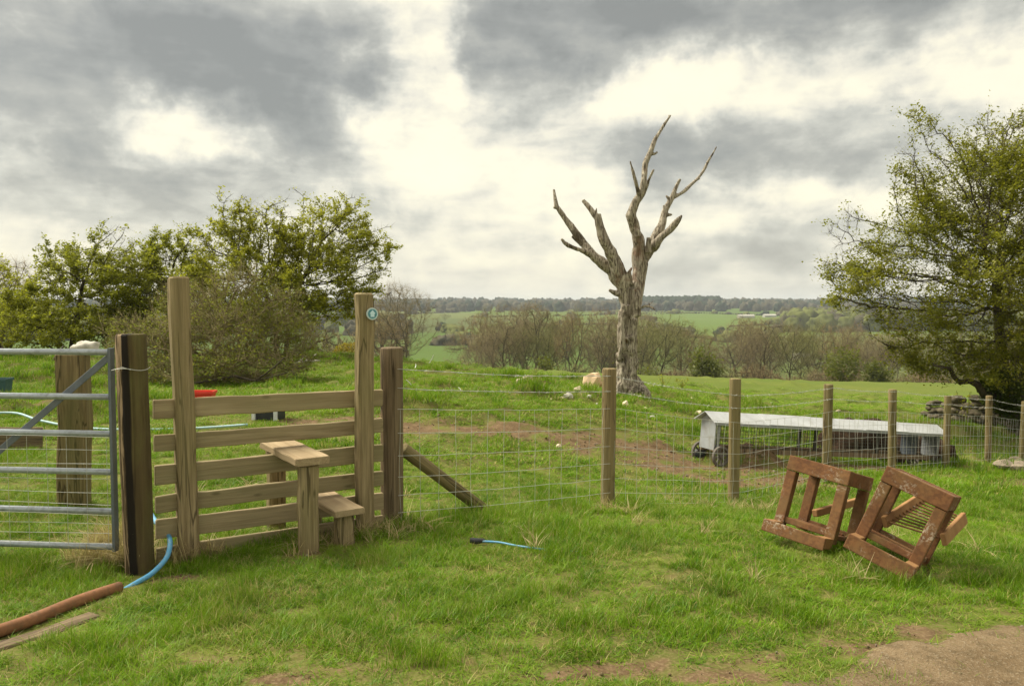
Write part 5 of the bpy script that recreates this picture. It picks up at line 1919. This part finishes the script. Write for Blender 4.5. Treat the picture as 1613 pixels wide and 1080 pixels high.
def tuft(seed, nb, rad, h, lean, wid, mat, seg=3, curl=1.0):
    """one tuft of curved tapering blades, unit height about h"""
    rg = np.random.default_rng(seed)
    V, F = [], []
    for k in range(nb):
        a = rg.uniform(0, 2 * PI)
        r0 = rad * math.sqrt(rg.uniform(0, 1))
        p = np.array([r0 * math.cos(a), r0 * math.sin(a), -.01])
        d = rg.uniform(0, 2 * PI)
        out = np.array([math.cos(d), math.sin(d), 0])
        L = h * rg.uniform(.45, 1.15)
        ln = lean * rg.uniform(.2, 1.5)
        side = np.cross(out, [0, 0, 1]) * wid * rg.uniform(.6, 1.2)
        tw = rg.normal(0, .5)
        b0 = len(V)
        for s in range(seg + 1):
            t = s / seg
            c = p + np.array([0, 0, 1]) * L * (t - .28 * curl * ln * t * t) + out * L * ln * (t ** 1.7)
            w = side * (1 - t ** 1.6) * (.75 + .5 * t * (1 - t))
            w = w * math.cos(tw * t) + out * np.linalg.norm(w) * math.sin(tw * t)
            if s < seg:
                V += [c - w, c + w]
            else:
                V.append(c)
        for s in range(seg - 1):
            F.append((b0 + 2 * s, b0 + 2 * s + 1, b0 + 2 * s + 3, b0 + 2 * s + 2))
        F.append((b0 + 2 * seg - 2, b0 + 2 * seg - 1, b0 + 2 * seg))
    me = bpy.data.meshes.new('tuft')
    me.from_pydata([tuple(map(float, v)) for v in V], [], F)
    me.update()
    me.polygons.foreach_set('use_smooth', np.ones(len(me.polygons), bool))
    me.materials.append(MATS[mat])
    return me


CLEAR = []      # (x0, y0, x1, y1, r): keep the grass low along these


def clear_line(a, b_, r):
    CLEAR.append((a[0], a[1], b_[0], b_[1], r))


for a, c in zip(pp[:-1], pp[1:]):
    clear_line(a, c, .09)
clear_line(G(268, 870), G(180, 938), .05)
clear_line(G(150, 972), G(-20, 1030), .07)
clear_line(bp[0] - [.05, .05, 0], bp[1] + [0, -.05, 0], .05)


def clear_f(x, y):
    m = np.ones(len(x))
    for (x0, y0, x1, y1, r) in CLEAR:
        dx, dy = x1 - x0, y1 - y0
        t = np.clip(((x - x0) * dx + (y - y0) * dy) / (dx * dx + dy * dy), 0, 1)
        q = np.hypot(x - x0 - t * dx, y - y0 - t * dy)
        m = np.minimum(m, sstep(r * .5, r * 1.6, q))
    return m


FLX, FLY = np.array([p[0][0] for p in posts]), np.array([p[0][1] for p in posts])


def fence_y(x):
    """y of the gate, stile and fence line at x"""
    return np.interp(x, [-12, -2.45, -2.27, -.9] + list(FLX[1:]) + [20], [5.9, 4.9, 4.9, 5.83] + list(FLY[1:]) + [24])


def build_grass():
    rg = np.random.default_rng(5)
    protos = [tuft(500 + k, 26, .05, .086, [.5, .85, 1.1, .7][k % 4], .0021, 'grass_blade') for k in range(7)]
    protos_mid = [tuft(520 + k, 34, .14, .13, [.5, .8, 1.0][k % 3], .006, 'grass_blade', 2) for k in range(5)]
    pts, rots, scs, ids = [], [], [], []

    def zone(y0, y1, dens, half, base, ks, mul):
        A = (y1 - y0) * (half(y1) + half(y0))
        n = int(A * dens)
        y = rg.uniform(y0, y1, n)
        hw = half(y1)
        x = rg.uniform(-hw, hw, n)
        ok = np.abs(x) < half(y) + .3
        x, y = x[ok], y[ok]
        b = bare_f(x, y)
        tr = track_f(x, y)
        cl = clear_f(x, y)
        fy = fence_y(x)
        beyond = sstep(.0, .8, y - fy)
        near_f = np.exp(-((y - fy + .1) / .42) ** 2)
        hh = .45 + 1.1 * np.clip(n2d(x, y, 1.1, 91, 3) - .35, 0, 1) + 4.6 * np.clip(n2d(x, y, 3.4, 93, 2) - .56, 0, 1)
        hh = hh * (1 - .42 * beyond) + near_f * .35
        gap = sstep(.36, .52, n2d(x, y, 2.4, 97, 3))
        hh = hh * (.5 + .5 * gap)
        tus = np.clip(n2d(x, y, 1.3, 8, 3) - .53, 0, 1) * 5
        hh = hh + tus * beyond * .8
        hh = hh * (1 - .65 * np.clip(b * 1.6, 0, 1)) * (.35 + .65 * cl) * (.5 + .5 * sstep(-.1, .6, -tr))
        keep = rg.uniform(0, 1, len(x)) < (.55 + .45 * gap) * np.clip(1.1 - 1.55 * b, .05, 1) * np.clip(np.where(tr > 0, .34 * np.exp(-tr * 3.4), 1 - .62 * np.exp(tr * 9)), 0, 1) * (.1 + .9 * cl)
        line = 21 + np.clip(-x, 0, 20) * .7 - np.clip(x - 3, 0, 10) * .25
        hh = hh * (1 - .8 * sstep(-1, 1.5, y - line) * (x > -6))
        x, y, hh = x[keep], y[keep], hh[keep]
        z = gz(x, y)
        pts.append(np.c_[x, y, z])
        rots.append(np.c_[rg.normal(0, .12, len(x)), rg.normal(0, .12, len(x)), rg.uniform(0, 6.28, len(x))])
        s = rg.uniform(.8, 1.2, len(x)) * mul
        scs.append(np.c_[s, s, s * hh])
        ids.append(rg.integers(0, len(ks), len(x)) + ks[0])

    near = list(range(7))
    mid = list(range(7, 12))
    zone(2.2, 5.2, 760, lambda y: .72 * y + 1.1, 0, near, 1.0)
    zone(5.2, 9.0, 430, lambda y: .72 * y + 1.0, 0, near, 1.15)
    zone(9.0, 14, 120, lambda y: .72 * y + .5, 0, mid, 1.0)
    zone(14, 22, 62, lambda y: .72 * y + .5, 0, mid, 1.25)
    zone(22, 32, 30, lambda y: .72 * y + .5, 0, mid, 1.5)
    P = np.concatenate(pts)
    scatter('grass', protos + protos_mid, P, np.concatenate(rots), np.concatenate(scs), np.concatenate(ids))
    # straw-coloured dead grass round posts
    sp = [tuft(560 + k, 18, .05, .26, [.9, 1.3, .6][k % 3], .0042, 'straw', 4, 1.3) for k in range(4)]
    q = []
    for (u, v, r, n) in [(184, 868, .08, 70), (165, 885, .12, 36), (203, 890, .05, 24), (288, 885, .07, 14), (320, 872, .12, 10), (490, 862, .12, 8), (540, 850, .15, 10), (600, 838, .12, 8), (640, 835, .1, 6), (1150, 800, .25, 16), (960, 802, .2, 8), (1210, 790, .5, 14), (560, 845, .2, 8)]:
        c = G(u, v)
        for _ in range(n):
            q.append((c[0] + rg.normal(0, r), c[1] + rg.normal(0, r * .7)))
    q += [(rg.uniform(-3, 4), rg.uniform(4.2, 8)) for _ in range(34)]
    q = np.array(q)
    n = len(q)
    s = rg.uniform(.6, 1.15, n)
    scatter('dry_grass', sp, np.c_[q, gz(q[:, 0], q[:, 1])], np.c_[rg.normal(0, .25, n), rg.normal(0, .25, n), rg.uniform(0, 6, n)], np.c_[s, s, s * np.where(np.arange(n) < 144, 1.15, .62)], rg.integers(0, 4, n))
    # crumbs of soil and small stones on the bare ground
    import bmesh
    cr = []
    for k in range(4):
        o = blob('crumb', (0, 0, 0), (1, .8, .6), 'stone' if k == 0 else 'track_soil', 90 + k, 1, .5, 1.5)
        cr.append(o.data)
        bpy.data.objects.remove(o)
    x, y = rg.uniform(-3, 4, 7000), rg.uniform(2.2, 6, 7000)
    ok = (track_f(x, y) > 0) | (bare_f(x, y) > .5)
    x, y = x[ok], y[ok]
    x2, y2 = rg.uniform(-2, 6, 9000), rg.uniform(7, 15, 9000)
    ok = (bare_f(x2, y2) > .5) & (rg.uniform(0, 1, 9000) < .45)
    sz = np.r_[rg.gamma(1.3, .0034, len(x)), rg.gamma(1.8, .005, ok.sum())]
    sz = np.minimum(sz, np.where(np.arange(len(sz)) < len(x), .011, .03))
    x, y = np.r_[x, x2[ok]], np.r_[y, y2[ok]]
    n = len(x)
    scatter('soil_crumbs', cr, np.c_[x, y, gz(x, y) + sz * .3 + .004], rg.uniform(0, 6, (n, 3)), np.c_[sz, sz, sz], np.where(rg.uniform(0, 1, n) < .3, 0, rg.integers(1, 4, n)))


build_grass()


def build_far_woods():
    rg = np.random.default_rng(15)
    protos = []
    for k in range(6):
        kind = ['far_crown', 'far_conifer', 'far_olive'][k % 3]
        o = blob('crown', (0, 0, 0), (1, 1, 1), kind, 120 + k, 3, .75, 2.2)
        me = o.data
        bpy.data.objects.remove(o)
        protos.append(me)
    P, S, I = [], [], []

    def wood(u0, u1, d0, d1, n, h, kinds):
        u = rg.uniform(u0, u1, n)
        d = rg.uniform(d0, d1, n)
        x = (u - 806) / FPX * d
        z = gz(x, d)
        s = h * rg.uniform(.7, 1.15, n)
        P.append(np.c_[x, d, z + s * .35])
        S.append(np.c_[s * .55, s * .55, s * .62])
        I.append(rg.choice(kinds, n))
    wood(-300, 1900, 1250, 2300, 3200, 14, [0, 0, 1, 3, 4])
    wood(-300, 1900, 2000, 2600, 1400, 18, [0, 1, 3])
    wood(980, 1130, 1500, 1900, 300, 20, [1, 4])
    wood(1235, 1700, 600, 860, 380, 14, [0, 3, 2, 5])
    wood(-300, 640, 480, 900, 260, 10, [0, 3, 2])
    for (u0, u1, d, d2) in [(690, 760, 640, 360), (760, 1000, 640, 760), (690, 860, 420, 470), (1020, 1180, 600, 430), (1150, 1330, 700, 820), (540, 740, 900, 1250), (740, 1100, 1000, 1150),
                            (1000, 1330, 1250, 950), (880, 900, 500, 1000), (1060, 1010, 520, 980), (1180, 1240, 380, 700), (640, 560, 500, 1200)]:   # hedges
        n = 80
        u = np.linspace(u0, u1, n)
        d_ = np.linspace(d, d2, n) + rg.normal(0, 3, n)
        x = (u - 806) / FPX * d_
        s = rg.uniform(.9, 2.0, n) + (rg.uniform(0, 1, n) < .14) * rg.uniform(1.5, 5, n)
        P.append(np.c_[x, d_, gz(x, d_) + s * .3])
        S.append(np.c_[s, s, s * .8])
        I.append(rg.choice([0, 3, 2, 5, 4], n))
    P, S, I = np.concatenate(P), np.concatenate(S), np.concatenate(I)
    n = len(P)
    scatter('far_woods', protos, P, np.c_[np.zeros(n), np.zeros(n), rg.uniform(0, 6, n)], S, I)


build_far_woods()

# weeds beside the dead tree
for k, (u, v, h, lab) in enumerate([(1045, 612, .55, 'taller spindly weed just right of the dead tree trunk'), (1075, 612, .38, 'bushier low weed right of the dead tree trunk'), (1520, 672, .8, 'thin sapling growing by the low stone wall')]):
    p = G(u, v)
    t = thing('weed', lab, 'weed', p)
    rg = np.random.default_rng(600 + k)
    b = MB()
    C = []
    for s in range(5 if k != 1 else 12):
        d = rg.normal(0, .32 if k != 1 else .7, 2)
        pts = [(0, 0, 0), (d[0] * h * .4, d[1] * h * .4, h * .5), (d[0] * h * .8, d[1] * h * .8, h * rg.uniform(.75, 1.1))]
        b.tube(pts, [.007, .005, .003], 4)
        for f in rg.uniform(.3, 1, 9):
            C.append(np.array(pts[2]) * f + rg.normal(0, .035, 3))
    b.build('stem', 'twig_olive', t)
    LV, LF = leaf_arrays(np.array(C), .06, rg)
    link('leaves', mesh_arrays('leaves', LV, LF), 'leaf_fresh', t)

# ------------------------------------------------------------------ haze over the far land
HZ = bpy.data.materials.new('haze_air')
HZ.use_nodes = True
ht = NT(HZ.node_tree)
pv = ht.n('ShaderNodeVolumePrincipled', {'Color': (.80, .86, .95, 1), 'Density': .00017, 'Anisotropy': .0})
ht.n('ShaderNodeOutputMaterial', {'Volume': pv.outputs[0]})
MATS['haze_air'] = HZ
hb_ = MB()
hb_.box((0, 2750, 10), (9200, 6700, 90))
tag(hb_.build('haze', 'haze_air'), kind='stuff')
